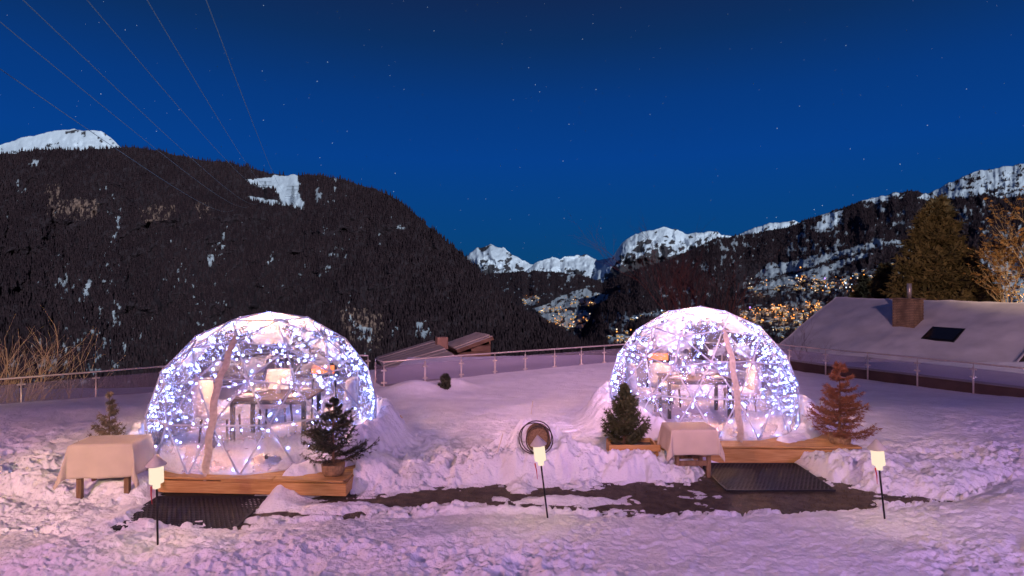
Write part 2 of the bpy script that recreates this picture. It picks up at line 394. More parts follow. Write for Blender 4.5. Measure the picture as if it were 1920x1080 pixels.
def left_fn(PX, PY, V):
    s = poly_mask(L_SNOW, PX, PY, 5, 4, 2)
    brk = fbm(PX/5., PY/9., 4, 8); s *= np.where((PX > 455) & (PX < 575) & (PY < 398), 1, .7*(brk > .0))
    sp = fbm(PX/7., PY/10., 4, 11) + .55*fbm(PX/60., PY/80., 2, 12)
    s = np.maximum(s, (sp > .75 - .22*sstep(430, 640, PY)*(PX < 420)).astype(float)*.55)
    r = poly_mask(L_ROCK, PX, PY, 7, 6, 4) * (fbm(PX/6., PY/8., 3, 5) > -.35)
    return s, r*(.35+.65*(fbm(PX/4., PY/5., 3, 27) > .0))
left_crest = [(-420,320),(-200,300),(0,290),(60,281),(150,281),(235,276),(300,284),(390,302),(440,309),(515,326),(540,329),(560,327),(620,331),(690,350),(750,376),(800,422),(865,473),(905,514),(945,557),(1000,592),(1060,624),(1130,657),(1210,700)]
HL = hill('left_mountain', left_crest, [(-420,1400),(500,1400),(1210,1050)], [(-420,800),(1210,712)], [(-420,720),(1210,760)], 820, 330, .045, 3, M['terrain'], left_fn, jag=4)

def peak_fn(seed, lo, hi, th):
    def fn(PX, PY, V):
        a = np.abs(fbm(PX/16., PY/12., 5, seed)); b = fbm((PX+PY*1.3)/9., (PY-PX*.4)/16., 4, seed+4)
        s = ((.34 - a) + .32*b + .9*(sstep(lo, hi, V)-.5) > th).astype(float)
        return s, 1 - s
    return fn
hill('far_left_peak', [(-300,330),(-60,285),(0,271),(40,259),(95,246),(140,243),(190,247),(200,252),(215,264),(240,290),(300,340)], [(-300,4500),(300,4500)], [(-300,420),(300,420)], [(-300,3700),(300,3700)], 300, 100, .03, 21, M['peak'], peak_fn(21, .2, .95, .24), jag=3)
hill('snow_peak', [(790,560),(850,505),(872,484),(893,465),(920,458),(945,464),(960,476),(985,488),(1000,497),(1030,512),(1080,560)], [(790,7000),(1080,7000)], [(790,600),(1080,600)], [(790,5500),(1080,5500)], 240, 110, .05, 31, M['peak'], peak_fn(31, .35, 1.0, .26), jag=5)
hill('snow_ridge', [(950,545),(985,508),(1005,492),(1035,481),(1050,488),(1070,480),(1100,477),(1120,487),(1150,482),(1200,479),(1260,500)], [(950,6400),(1260,6400)], [(950,600),(1260,600)], [(950,5200),(1260,5200)], 260, 110, .05, 41, M['peak'], peak_fn(44, .35, .95, .24), jag=6)
hill('rocky_peak', [(1110,520),(1150,480),(1165,457),(1185,441),(1210,431),(1250,427),(1265,431),(1290,441),(1310,436),(1345,435),(1380,446),(1395,433),(1440,420),(1487,412),(1560,450)], [(1110,6000),(1560,6000)], [(1110,570),(1560,570)], [(1110,4800),(1560,4800)], 360, 110, .05, 51, M['peak'], peak_fn(57, .30, 1.05, .27), jag=4)

MID_SNOW = [[(978,562),(1000,556),(1012,560),(1006,570),(984,572)],[(1000,578),(1030,568),(1060,552),(1098,540),(1112,548),(1145,552),(1140,562),(1100,574),(1060,578),(1020,588)],[(1012,590),(1060,580),(1100,582),(1112,602),(1090,616),(1050,612)],[(1062,520),(1078,508),(1088,500),(1080,516),(1066,530)]]
def mid_fn(PX, PY, V):
    s = poly_mask(MID_SNOW, PX, PY, 5, 3, 6); s = .65*s*(fbm(PX/5., PY/4., 3, 9) > -.25)
    s = np.maximum(s, .5*(fbm(PX/6., PY/5., 4, 15) > .50))
    return s, 0*s
HM = hill('valley_hill', [(780,540),(860,505),(900,512),(950,510),(1000,508),(1060,511),(1100,520),(1130,530),(1180,508),(1250,490),(1400,480)], [(780,4200),(1400,4200)], [(780,660),(1400,660)], [(780,2000),(1400,2000)], 420, 140, .04, 61, M['terrain'], mid_fn, jag=5)

R_SNOW = [[(1614,376),(1650,364),(1690,356),(1700,362),(1690,372),(1640,380)],[(1720,372),(1755,352),(1800,330),(1840,312),(1925,300),(2300,300),(2300,372),(1925,362),(1880,372),(1850,364),(1820,370),(1780,372),(1740,376)],
          [(1528,428),(1545,402),(1580,396),(1578,416),(1556,436),(1535,436)],
          [(1415,520),(1440,492),(1470,494),(1520,482),(1560,474),(1600,462),(1640,452),(1690,450),(1700,462),(1650,464),(1600,478),(1560,488),(1500,506),(1440,524)],
          [(1404,542),(1440,530),(1500,512),(1560,494),(1622,474),(1640,476),(1610,488),(1560,504),(1540,524),(1500,530),(1440,540)],
          [(1700,470),(1830,478),(1925,452),(2300,440),(2300,580),(1925,575),(1820,556),(1700,500)],
          [(1160,596),(1230,584),(1244,590),(1170,604)],[(1136,632),(1180,622),(1186,640),(1140,648)]]
def right_fn(PX, PY, V):
    s = poly_mask(R_SNOW, PX, PY, 6, 4, 7)
    vil = poly_mask([[(1395,520),(1700,500),(1700,552),(1395,556)],[(1380,572),(1550,562),(1550,640),(1400,625)],[(1815,496),(2000,480),(2000,590),(1815,580)]], PX, PY, 6, 4, 3) * (fbm(PX/6., PY/3., 3, 31) > .10)
    s *= np.where(PY < 380, fbm(PX/8., PY/4., 4, 19) > -.30, fbm(PX/7., PY/4., 4, 18) > -.34)
    s = np.where(PY > 430, s*.62, s); s = np.maximum(s, vil*.3)  # lower fields and village snow darkened in place of moon shade
    s = np.maximum(s, .45*(fbm(PX/6., PY/8., 4, 22) + .5*fbm(PX/50., PY/40., 2, 23) > .52))
    return s, 0*s
HR = hill('right_mountain', [(1070,660),(1100,606),(1130,568),(1170,533),(1200,503),(1260,486),(1340,447),(1400,440),(1480,424),(1600,383),(1650,368),(1700,359),(1740,362),(1770,347),(1830,320),(1920,308),(2100,290),(2400,310)], [(1070,2600),(1400,3600),(2400,3200)], [(1070,690),(2400,690)], [(1070,1500),(2400,1200)], 760, 260, .04, 71, M['terrain'], right_fn, jag=4)

# ---- far-off forests: real little conifers, one mass per mountainside
def forest(name, H, n, hmin, hmax, seed, x0, x1, tiers, keep=None):
    r = np.random.default_rng(seed)
    X, D, Z = H['X'], H['D'], H['Z']; ny, nx = X.shape
    cell = np.abs(np.diff(X, axis=1)[:-1]) * np.hypot(np.diff(D, axis=0)[:, :-1], np.diff(Z, axis=0)[:, :-1])
    PXc, PYc = H['PX'][:-1, :-1], H['PY'][:-1, :-1]
    w = cell * (H['sm'][:-1, :-1] < .3) * (1 - .72*(H['rk'][:-1, :-1] > .5)) * (PXc > x0) * (PXc < x1)
    if keep is not None: w = w * keep(PXc, PYc)
    w = w.ravel() / w.sum(); k = r.choice(w.size, n, p=w); j, i = k // (nx-1), k % (nx-1)
    fu, fv = r.random(n), r.random(n)
    def bl(A): return (A[j, i]*(1-fu)+A[j, i+1]*fu)*(1-fv) + (A[j+1, i]*(1-fu)+A[j+1, i+1]*fu)*fv
    base = np.stack([bl(X), bl(D), bl(Z)], 1)
    h = (hmin + (hmax-hmin)*r.random(n)**1.3); wd = h*(.15 + .08*r.random(n)); rot = r.random(n)*6.28; shade = np.clip(r.random(n)**1.6 + .25*fbm(base[:, 0]/90, base[:, 1]/90, 2, seed), 0, 1)
    ns = 5; vs = []; fs = []; sh = []
    V = np.zeros((n, tiers*(ns+1), 3)); Ft = np.zeros((n, tiers*ns, 3), np.int64)
    for t in range(tiers):
        zb = .06 + .78*t/tiers; zt = 1.0 if t == tiers-1 else zb + .58; rr = 1.0 - .78*t/tiers
        b0 = t*(ns+1)
        for q in range(ns):
            a = rot + 2*math.pi*q/ns; jr = rr*(.72 + .56*r.random(n))
            V[:, b0+q] = np.stack([np.cos(a)*wd*jr, np.sin(a)*wd*jr, h*(zb - .05*r.random(n))], 1)
            Ft[:, t*ns+q] = np.array([b0+q, b0+(q+1) % ns, b0+ns])
        V[:, b0+ns] = np.stack([wd*.12*(r.random(n)-.5), wd*.12*(r.random(n)-.5), h*min(zt, 1)], 1)
    V += base[:, None, :]; V[..., 2] -= .4
    nvp = tiers*(ns+1); Ft += (np.arange(n)*nvp)[:, None, None]
    col = np.zeros((n, nvp, 4)); col[..., 0] = shade[:, None]; col[..., 3] = 1
    me = npmesh(name, V.reshape(-1, 3), Ft.reshape(-1, 3), M['forest'], cols=col.reshape(-1, 4))
    return tag(link(name, me), 'dense dark conifer forest covering the mountain side', 'forest', kind='stuff')
o = forest('conifer_forest', HL, 75000, 5, 12.5, 5, -300, 1190, 2); o['label'] = 'dark conifer forest covering the big steep mountain behind the left dome'
o = forest('conifer_forest', HR, 40000, 8, 17, 6, 1075, 2100, 1,
           keep=lambda x, y: np.where((y > 497) & (x > 1380) & (y < 612), .22, 1.0)); o['label'] = 'dark conifer forest on the right mountain above the village lights'
o = forest('conifer_forest', HM, 16000, 8, 18, 8, 800, 1300, 1,
           keep=lambda x, y: np.where((y > 552) & (x > 970) & (x < 1130), .2, 1.0)); o['label'] = 'dark forest on the low hill in the middle of the valley'

# ---- valley floor, the slope below the terrace, and an unseen hill added behind the camera to block the moon
b = MB(); b.add([(-30000,-30000,-300),(30000,-30000,-300),(30000,30000,-300),(-30000,30000,-300)], [(0,1,2,3)])
tag(b.build('ground', M['terrain']), kind='structure')
ys = 21 + 760*(np.linspace(0, 1, 130)**2); us = np.linspace(-1.6, 1.6, 260)
U, YY = np.meshgrid(us, ys); XX = U*(YY+10)
ctr = np.exp(-((XX-3.5)/6.0)**2)
ZZ = -1.6 + 1.15*ctr*sstep(27, 24, YY) - .30*np.maximum(YY-24, 0) + .22*fbm(XX/3, YY/3, 4, 3)*sstep(21, 24, YY) + .008*YY*fbm(XX/40, YY/40, 3, 4)
ZZ = np.where(ZZ < -188, -188, ZZ)
me = npmesh('slope', np.stack([XX, YY, ZZ], 2).reshape(-1, 3), gridfaces(*U.shape), M['snow'], smooth=True)
tag(link('slope', me), kind='structure')
ys = -22 - 600*np.linspace(0, 1, 40); xs = np.linspace(-700, 900, 90); XX, YY = np.meshgrid(xs, ys)
ZZ = -.6 + 92*sstep(25, 190, -YY) + 60*sstep(190, 600, -YY) + 6*fbm(XX/60, YY/60, 4, 2)*sstep(25, 60, -YY)
me = npmesh('moon_block_hill', np.stack([XX, YY, ZZ], 2).reshape(-1, 3), gridfaces(*XX.shape)[:, ::-1], M['terrain'], smooth=True, cols=np.tile([.0, 0, 0, 1], (XX.size, 1)))
tag(link('moon_block_hill', me), kind='structure')

# ---- stars
k = 0; V = []; Fc = []
for _ in range(900):
    a = random.uniform(-.95, .95); e = math.asin(random.uniform(.02, .75)); d = 60000.0
    c = Vector((math.sin(a)*math.cos(e), math.cos(a)*math.cos(e), math.sin(e))) * d
    r = d*.00040*(.55 + 1.25*random.random()**5)
    q = len(V); V += [c+Vector(v)*r for v in ((1,0,0),(-1,0,0),(0,1,0),(0,-1,0),(0,0,1),(0,0,-1))]
    Fc += [(q+i, q+j, q+l) for i, j, l in ((0,2,4),(2,1,4),(1,3,4),(3,0,4),(2,0,5),(1,2,5),(3,1,5),(0,3,5))]
tag(link('stars', npmesh('stars', V, Fc, M['star'])), 'small white stars scattered over the night sky', 'stars', kind='stuff')

# ================================================================== TERRACE
DL = Vector((-4.10, 9.6, .25)); DR = Vector((3.74, 11.3, .25)); DRAD = 1.8
deckL = [(-4.80,7.80),(-2.25,7.66),(-2.2,11.3),(-5.5,11.4),(-6.0,10.8),(-6.0,8.7)]
deckR = [(2.0,9.24),(5.60,9.16),(5.64,13.0),(1.85,13.1)]

b = MB(); b.add([(-60,-22,-.012),(60,-22,-.012),(60,11,-.012),(-60,11,-.012),(60,21.9,-.55),(-4.3,21.9,-.55),(-4.3,17.0,-.45),(-14.6,11.0,-.012)], [(0,1,2,7,3),(7,2,4,5,6)])
tag(b.build('terrace', M['dirt']), kind='structure')

lo = [(-200,1010),(200,1000),(380,988),(500,987),(560,976),(720,968),(900,958),(1050,962),(1180,966),(1350,970),(1500,962),(1620,956),(1720,948),(1790,940),(1900,900)]
up = [(-200,1008),(200,998),(240,972),(330,922),(480,918),(650,926),(780,914),(900,907),(1050,905),(1200,902),(1300,904),(1345,872),(1500,872),(1560,902),(1640,925),(1740,934),(1790,938),(1900,898)]
def snow_height(X, Y):
    px = 960 + F*X/np.maximum(Y, .5)
    ylo = (CH*F)/(np.interp(px, *zip(*lo))-HY); yup = (CH*F)/(np.interp(px, *zip(*up))-HY)
    near = sstep(15, 9, Y)
    base = -.20*sstep(11, 16.5, Y) + .10*sstep(15, 19, Y)*np.exp(-((X-2.5)/4.5)**2) - .16*sstep(4, 9, X)*sstep(12.5, 16, Y)
    n1 = fbm(X/1.1, Y/.9, 4, 1); n2 = fbm(X/.30, Y/.24, 4, 2); n3 = 1-np.abs(fbm(X/.16, Y/.13, 3, 3))*2
    front = ylo - Y; back = Y - yup
    tf = .015 + .10*sstep(-.02, .55, front) + .07*sstep(.5, 1.1, front)
    tb = (.05 + .09*sstep(0, .40, back))*(1 - .75*sstep(-3.9, -4.9, X)*sstep(7.9, 7.4, Y)) - .04*sstep(.6, 2.5, back)
    inside = np.minimum(ylo-Y, Y-yup)            # negative of both -> strictly within the bare strip
    t = np.where(front > 0, tf, np.where(back > 0, tb, -.05))
    d = np.maximum(front, back)
    t = np.where(d < .12, np.minimum(t, -.05 + .07*np.maximum(d+.12, 0)/.24 + .03*sstep(.0, .12, d)), t)
    # thin leftovers on the bare strip
    for cx, cy, sx_, sy_, hh in ((640,952,120,.20,.10),(1075,938,110,.14,.085),(480,975,70,.12,.07),(860,958,90,.10,.085),(960,967,120,.06,.06)):
        g = G(cx, cy); t = t + hh*np.exp(-((X-g.x)/(sx_/F*g.y))**2 - ((Y-g.y)/sy_)**2)
    h = base + t
    n1 = fbm(X/1.1, Y/.9, 4, 1); n2 = fbm(X/.30, Y/.24, 4, 2)
    def bump(x, y, a, b_, hh, p=1.0): return hh*np.exp(-(((X-x)/a)**2 + ((Y-y)/b_)**2)**p)
    h = h + (bump(.28, 8.95, .38, .50, .34) + bump(.25, 8.75, .80, .45, .12))*(1+.5*n2+.3*n1) + bump(.9, 8.6, .5, .3, .16)
    h = h + bump(-3.25, 7.48, .36, .16, .09) + bump(5.35, 8.72, .62, .26, .17) + bump(-2.0, 8.35, .45, .40, .20) + bump(-1.2, 8.35, .7, .26, .07)
    h = h + bump(1.75, 8.55, .55, .20, .16) + bump(6.2, 8.3, .8, .4, .08)
    for (x, y, a, b_, hh) in ((-7.2,8.7,.5,.3,.20),(-6.6,7.9,.40,.25,.16),(-6.9,7.3,.5,.22,.13),(-6.1,7.6,.25,.16,.10),(-5.45,7.95,.3,.14,.14),(-7.6,8.0,.45,.2,.15),(-6.35,8.4,.3,.2,.18),(-5.6,8.4,.35,.25,.14)):
        h = h + bump(x, y, a, b_, hh)
    h = h + bump(-8.6, 12.6, 2.6, .6, .06) + bump(-2.6, 15.2, .8, .6, .30) + bump(-1.6, 16.0, .5, .5, .22)
    n4 = 1-2*np.abs(fbm(X/.42, Y/.34, 4, 6))
    lump = .035*n1 + .050*n2*(.30+.70*near) + .036*n3*near*sstep(-.05, .12, h) + .016*(1-2*np.abs(fbm(X/.075, Y/.06, 2, 12)))*sstep(11, 7.5, Y)*sstep(-.03, .08, h) + .060*(n4-.5)*near*sstep(.02, .25, h)
    disturbed = np.exp(-((Y-8.6)/.9)**2)
    vary = .55 + .8*sstep(-.22, .30, fbm(X/1.5+3, Y/.8, 3, 33))
    h = h + lump*vary*(.75 + .9*disturbed*(back > 0)) + .025*disturbed*fbm(X/.12, Y/.1, 3, 9)
    h = h + (.030*fbm(X/.16, Y/.09, 3, 14) + .03*n2)*np.exp(-(d/.28)**2)
    h = h + .05*sstep(.16, .34, fbm(X/.13, Y/.055, 3, 15) + .25*fbm(X/.7, Y/.3, 2, 16))*np.exp(-(np.minimum(d+.05, 0)/.22)**2)*(d < .1)
    # shallow wave of old tracks in the foreground
    h = h + .035*np.sin((Y-.12*X)*5.2)*sstep(0, .4, front)*(.6+.6*n1) + .05*bump(-6.0, 6.1, 2.2, .5, 1)
    # wheel-tread print along the near edge of the path
    # decks and mats lie bare
    for poly, c, side in ((deckL, DL, -1), (deckR, DR, 1)):
        pm = inpoly(X, Y, poly)
        h = np.where(pm, -.12, h)
        dx, dy = X-c.x, Y-c.y; r = np.hypot(dx, dy); th = np.degrees(np.arctan2(dy, dx))     # -90 = towards the camera
        dd = np.abs((th + 90 + 180) % 360 - 180)
        rgt = dx > 0
        if side < 0: lv = np.where(rgt, .09 + .36*sstep(32, 72, dd), .10 + .25*sstep(34, 80, dd))
        else: lv = np.where(rgt, .08 + .32*sstep(34, 66, dd), .12 + .27*sstep(14, 52, dd))
        lv = np.where(dd > 130, .30, lv)
        opening = np.where(rgt, sstep(14, 24, dd), sstep(20, 34, dd)) if side < 0 else np.where(rgt, sstep(14, 26, dd), sstep(2, 14, dd))
        prof = np.where(r > 1.95, np.exp(-((r-1.95)/.30)**2), sstep(1.70, 1.86, r))
        top = .25 + lv*(1 + .25*n1 + .25*n2 + .10*n4) - .02 + .035*n3 + .03*n2
        ring = top*prof*opening + h*(1-prof*opening)
        h = np.where((prof*opening > .02) & (r > 1.66), np.maximum(ring, h), h)
        h = np.where(r < 1.68, -.15, h)
    for x0, x1, y0, y1 in ((-4.82,-3.30,6.95,7.92), (2.98,4.50,7.96,9.16)):
        k = np.minimum(np.minimum(X-x0, x1-X), np.minimum(Y-y0, y1-Y))
        kk = sstep(-.22, .04, k + .08*n2); h = h*(1-kk) + np.minimum(h, (.010 if x0 < 0 else -.012) + .014*n2)*kk
    h = h + bump(-4.35, 6.80, .42, .13, .075)*(1+.9*n2) + bump(-4.80, 7.05, .12, .3, .08) + bump(-3.55, 6.95, .25, .08, .035)*(1+1.2*n2)
    # beyond the left railing the ground falls away
    q = p180_ - p40_; nn = np.array([-q[1], q[0]])/np.hypot(*q); dl = (X-p40_[0])*nn[0] + (Y-p40_[1])*nn[1]
    dl = np.where(X < -4.0, dl, 0)
    h = h - 1.8*sstep(.15, 1.6, dl) - .35*np.maximum(dl-.5, 0)
    return h
p40_ = np.array([-11.66, 13.55]); p180_ = np.array([-10.52, 14.39])
ys = np.concatenate([np.geomspace(4.2, 11.5, 520), np.geomspace(11.56, 21.8, 150)])
us = np.concatenate([np.linspace(-1.9, -1.0, 30)[:-1], np.linspace(-1.0, 1.0, 900), np.linspace(1.0, 1.9, 30)[1:]])
U, YY = np.meshgrid(us, ys); XX = U*YY
ZZ = snow_height(XX.ravel(), YY.ravel()).reshape(XX.shape)
me = npmesh('snow_cover', np.stack([XX, YY, ZZ], 2).reshape(-1, 3), gridfaces(*XX.shape), M['snow'], smooth=True)
tag(link('snow_cover', me), kind='structure')
def snow_z(x, y): return float(snow_height(np.array([float(x)]), np.array([float(y)]))[0])

# short dry grass on the bare strip
n = 14000; gx = rng.uniform(-4, 7.5, n); gy = rng.uniform(6.9, 8.6, n)
hz = snow_height(gx, gy); k = (hz < -.008) & ~((gx > 2.95) & (gx < 4.6) & (gy > 7.9)); gx, gy = gx[k], gy[k]; n = len(gx)
a = rng.random(n)*6.28; hh = .012+.03*rng.random(n); w = .0035
V = np.zeros((n, 3, 3)); V[:, 0] = np.stack([gx-w*np.cos(a), gy-w*np.sin(a), 0*gx-.013], 1); V[:, 1] = np.stack([gx+w*np.cos(a), gy+w*np.sin(a), 0*gx-.013], 1)
V[:, 2] = np.stack([gx+.03*rng.normal(size=n), gy+.03*rng.normal(size=n), hh-.012], 1)
tag(link('grass', npmesh('grass', V.reshape(-1, 3), np.arange(n*3).reshape(-1, 3), M['grass'])), 'short dry trampled grass on the bare path', 'grass', kind='stuff')

# ---- railings
ZT = .60
def RT(px, py): Y = (CH-ZT)*F/(py-HY); return Vector(((px-960)/F*Y, Y, ZT))
def railing(label, pts, base, end_extra, clamps, par=None, glass_lo=.10):
    root = empty('railing', (pts[0].x, pts[0].y, base), label, 'railing', 'glass railings round the terrace')
    o0 = Vector((pts[0].x, pts[0].y, base)); Lp = [p - o0 for p in pts]
    MB().tube(Lp, .024, 8).build('handrail', M['steel'], root, True)
    for i, p in enumerate(Lp):
        q = MB(); q.tube([(p.x, p.y, -.05), (p.x, p.y, p.z-.10)], .022, 8); q.tube([(p.x, p.y, p.z-.10), (p.x, p.y, p.z)], .010, 6)
        po = q.build('post', M['steel'], root, True)
        d = (Lp[min(i+1, len(Lp)-1)] - Lp[max(i-1, 0)]).normalized()
        for zc in clamps:
            c = MB(); c.box((p.x, p.y, p.z-zc), (.17, .035, .045), 0, math.atan2(d.y, d.x), .012); c.build('glass_clamp', M['steel'], po)
        MB().lathe([(.06, -.05), (.06, -.035), (.03, -.02)], (p.x, p.y, .03), 12).build('base_flange', M['steel'], po)
        if i < len(Lp)-1:
            a, b_ = p, Lp[i+1]; v = (b_-a); ln = v.length; m_ = (a+b_)/2; hg = (p.z-.14) - glass_lo
            MB().box((m_.x, m_.y, glass_lo + hg/2), (ln-.07, .012, hg), 0, math.atan2(v.y, v.x)).build('glass_panel', M['glass'], root)
    return root
def walk(a, b_, n): return [a.lerp(b_, i/n) for i in range(n+1)]
p40, p180 = RT(40, 708), RT(180, 697); st = p180-p40
left_pts = [p40 - st*2, p40 - st, p40] + [p40 + st*i for i in range(1, 6)]
endL = left_pts[-1]; corner = RT(720, 679)
railing('left glass railing running behind the left dome, with tall steel posts', left_pts + [RT(690, 667)], -.45, 0, (.16, .82), glass_lo=.10)
mid = [RT(704, 672.5), corner] + [RT(x, y) for x, y in ((797,671.5),(865,666.5),(928,662),(985,658),(1040,654.5),(1090,651),(1133,648))]
v = (mid[-1]-mid[-4])/3; mid += [mid[-1]+v*i for i in range(1, 4)]
railing('middle glass railing from the corner post to behind the right dome', mid, -.42, 0, (.24, .58))
rp_ = [RT(1480, 647.5), RT(1548, 655), RT(1627, 661.5), RT(1720, 670.5), RT(1825, 681)]
v = rp_[-1]-rp_[-2]; rp_ = [rp_[0]-v*2, rp_[0]-v] + rp_ + [rp_[-1]+v*i for i in range(1, 4)]
railing('right glass railing fixed to the dark brown parapet', rp_, -.30, 0, (.17, .38), glass_lo=.36)
# parapets (brown kerb walls carrying the rails)
def parapet(label, pts, z0, z1, off, snow=True):
    root = empty('parapet', (pts[0].x, pts[0].y, z0), label, 'parapet'); o0 = Vector((pts[0].x, pts[0].y, z0)); w = MB(); cp = MB(); sn = MB()
    for a, b_ in zip(pts[:-1], pts[1:]):
        v = (b_-a); v.z = 0; nrm = Vector((-v.y, v.x, 0)).normalized()
        if nrm.y < 0: nrm = -nrm
        m_ = (a+b_)/2 + nrm*off - o0; rz = math.atan2(v.y, v.x)
        w.box((m_.x, m_.y, (z1-z0)/2), (v.length+.02, .14, z1-z0), 0, rz)
        cp.box((m_.x, m_.y, z1-z0+.016), (v.length+.03, .24, .03), 0, rz)
    w.build('wall', M['parapet'], root); cp.build('coping', M['roof_tin'], root)
    return root
parapet('dark brown parapet along the right side of the terrace', rp_, -.75, .05, .14)
parapet('low brown kerb below the middle railing', mid[1:], -.8, -.12, .14)

# ================================================================== DOMES
def geodesic():
    t = math.atan(.5); ico = [Vector((0,0,1))] + [Vector((math.cos(t)*math.cos(2*math.pi*i/5), math.cos(t)*math.sin(2*math.pi*i/5), math.sin(t))) for i in range(5)]
    ico += [Vector((math.cos(t)*math.cos(2*math.pi*(i+.5)/5), math.cos(t)*math.sin(2*math.pi*(i+.5)/5), -math.sin(t))) for i in range(5)] + [Vector((0,0,-1))]
    fs = [(0, 1+i, 1+(i+1) % 5) for i in range(5)] + [(1+i, 6+i, 1+(i+1) % 5) for i in range(5)] + [(6+i, 6+(i+1) % 5, 1+(i+1) % 5) for i in range(5)]
    V = []; key = {}; FF = []
    def vid(p):
        p = p.normalized(); k = tuple(round(c, 4) for c in p)
        if k not in key: key[k] = len(V); V.append(p)
        return key[k]
    n = 3
    for a, b_, c in fs:
        A, B, C = ico[a], ico[b_], ico[c]; g = {}
        for i in range(n+1):
            for j in range(n+1-i): g[i, j] = vid(A*(n-i-j)/n + B*i/n + C*j/n)
        for i in range(n):
            for j in range(n-i):
                FF.append((g[i, j], g[i+1, j], g[i, j+1]))
                if i+j < n-1: FF.append((g[i+1, j], g[i+1, j+1], g[i, j+1]))
    FF = [f for f in FF if min(V[i].z for i in f) > -.26]
    used = sorted({i for f in FF for i in f}); mp = {u: k for k, u in enumerate(used)}
    V = [V[u].copy() for u in used]; FF = [tuple(mp[i] for i in f) for f in FF]
    for v in V:
        if v.z < -.1:
            r = math.hypot(v.x, v.y); q = math.sqrt(1-.04); v.x *= q/r; v.y *= q/r; v.z = -.2
    E = sorted({tuple(sorted((f[i], f[(i+1) % 3]))) for f in FF for i in range(3)})
    return V, FF, E
GV, GF, GE = geodesic()
strut_me = None
def sphere_hit(px, py, c, r):
    d = Vector(((px-960)/F, 1, -(py-HY)/F)).normalized(); o_ = Vector((0,0,CH)) - c; bq = o_.dot(d); cq = o_.dot(o_)-r*r; q = bq*bq-cq
    return Vector((0,0,CH)) + d*(-bq - math.sqrt(max(q, 0)))
def dome(label, c, rz, zip_px, which, seed):
    global strut_me
    rr = random.Random(seed); root = empty('geodesic_dome', c, label, 'dome', 'clear geodesic dining domes on the terrace')
    cz = .2*DRAD; rot = Matrix.Rotation(rz, 3, 'Z')
    pts = [rot @ (v*DRAD) + Vector((0,0,cz)) for v in GV]
    # film: every triangle bellied slightly outwards
    vs, fs, key = [], [], {}
    nsub = 4
    for f in GF:
        A, B, C = (pts[i] for i in f); g = {}
        for i in range(nsub+1):
            for j in range(nsub+1-i):
                p = A*(nsub-i-j)/nsub + B*i/nsub + C*j/nsub
                k = tuple(round(x, 4) for x in p)
                if k not in key:
                    q = p - Vector((0,0,cz)); w = .35*(DRAD/q.length-1) - .012; key[k] = len(vs); vs.append(q*(1+w) + Vector((0,0,cz)))
                g[i, j] = key[k]
        for i in range(nsub):
            for j in range(nsub-i):
                fs.append((g[i, j], g[i+1, j], g[i, j+1]))
                if i+j < nsub-1: fs.append((g[i+1, j], g[i+1, j+1], g[i, j+1]))
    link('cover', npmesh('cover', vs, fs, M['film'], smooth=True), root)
    if strut_me is None:
        q = MB(); q.tube([(0,0,-.5), (0,0,.5)], .012, 6); tmp = q.build('strut', M['strut'], None, True); strut_me = tmp.data; bpy.data.objects.remove(tmp)
    for a, b_ in GE:
        o = link('strut', strut_me, root); d = pts[b_]-pts[a]; o.location = (pts[a]+pts[b_])/2
        o.rotation_mode = 'QUATERNION'; o.rotation_quaternion = d.to_track_quat('Z', 'Y'); o.scale = (1, 1, d.length)
    hb = MB()
    for p in pts:
        q = (p-Vector((0,0,cz))).normalized(); hb.tube([p-q*.012, p+q*.012], .035, 8)
    tag(hb.build('hub', M['strut'], root), kind='stuff')
    MB().lathe([(.0, 0), (1.70, 0), (1.70, .006), (0, .006)], (0, 0, .003), 40).build('floor_carpet', M['carpet'], root)
    # door: zip tape following the film
    cw = c + Vector((0,0,cz)); path = [sphere_hit(x, y, cw, DRAD*1.012) - c for x, y in zip_px]
    fine = []
    for i in range(len(path)-1):
        for k in range(5): fine.append(path[i].lerp(path[i+1], k/5))
    fine.append(path[-1]); v2 = []; f2 = []
    for i, p in enumerate(fine):
        q = (p-Vector((0,0,cz))).normalized(); t = (fine[min(i+1, len(fine)-1)]-fine[max(i-1, 0)]).normalized(); s_ = t.cross(q).normalized()
        wob = .012*math.sin(i*.9+seed) ; w = .052 if i > 1 else .03
        p2 = q*(DRAD*1.02) + Vector((0,0,cz)) + s_*wob
        if p2.z < 0: p2 = p.copy()
        v2 += [p2-s_*w, p2-s_*.012+q*.012, p2+s_*.012+q*.012, p2+s_*w]
        if i: f2 += [((i-1)*4+k, (i-1)*4+k+1, i*4+k+1, i*4+k) for k in range(3)]
    z_ = MB().add(v2, f2).build('zip_flap', M['zip'], root, True)
    e = fine[-1]; q = MB(); q.box((e.x, e.y-.05, max(e.z, .02)-.06), (.035, .012, .16)); q.build('zip_pull', M['steel'], z_)
    return root, pts
domeL, ptsL = dome('clear dome on the left, nearer and larger, pale zip flap left of centre', DL, R(17), [(441,632),(432,660),(422,690),(408,722),(403,760),(397,805),(390,850),(388,888)], 'left', 3)
domeR, ptsR = dome('clear dome on the right, further back, pale zip flap right of centre', DR, R(-52), [(1356,620),(1366,650),(1374,690),(1380,735),(1385,790),(1388,826)], 'right', 4)

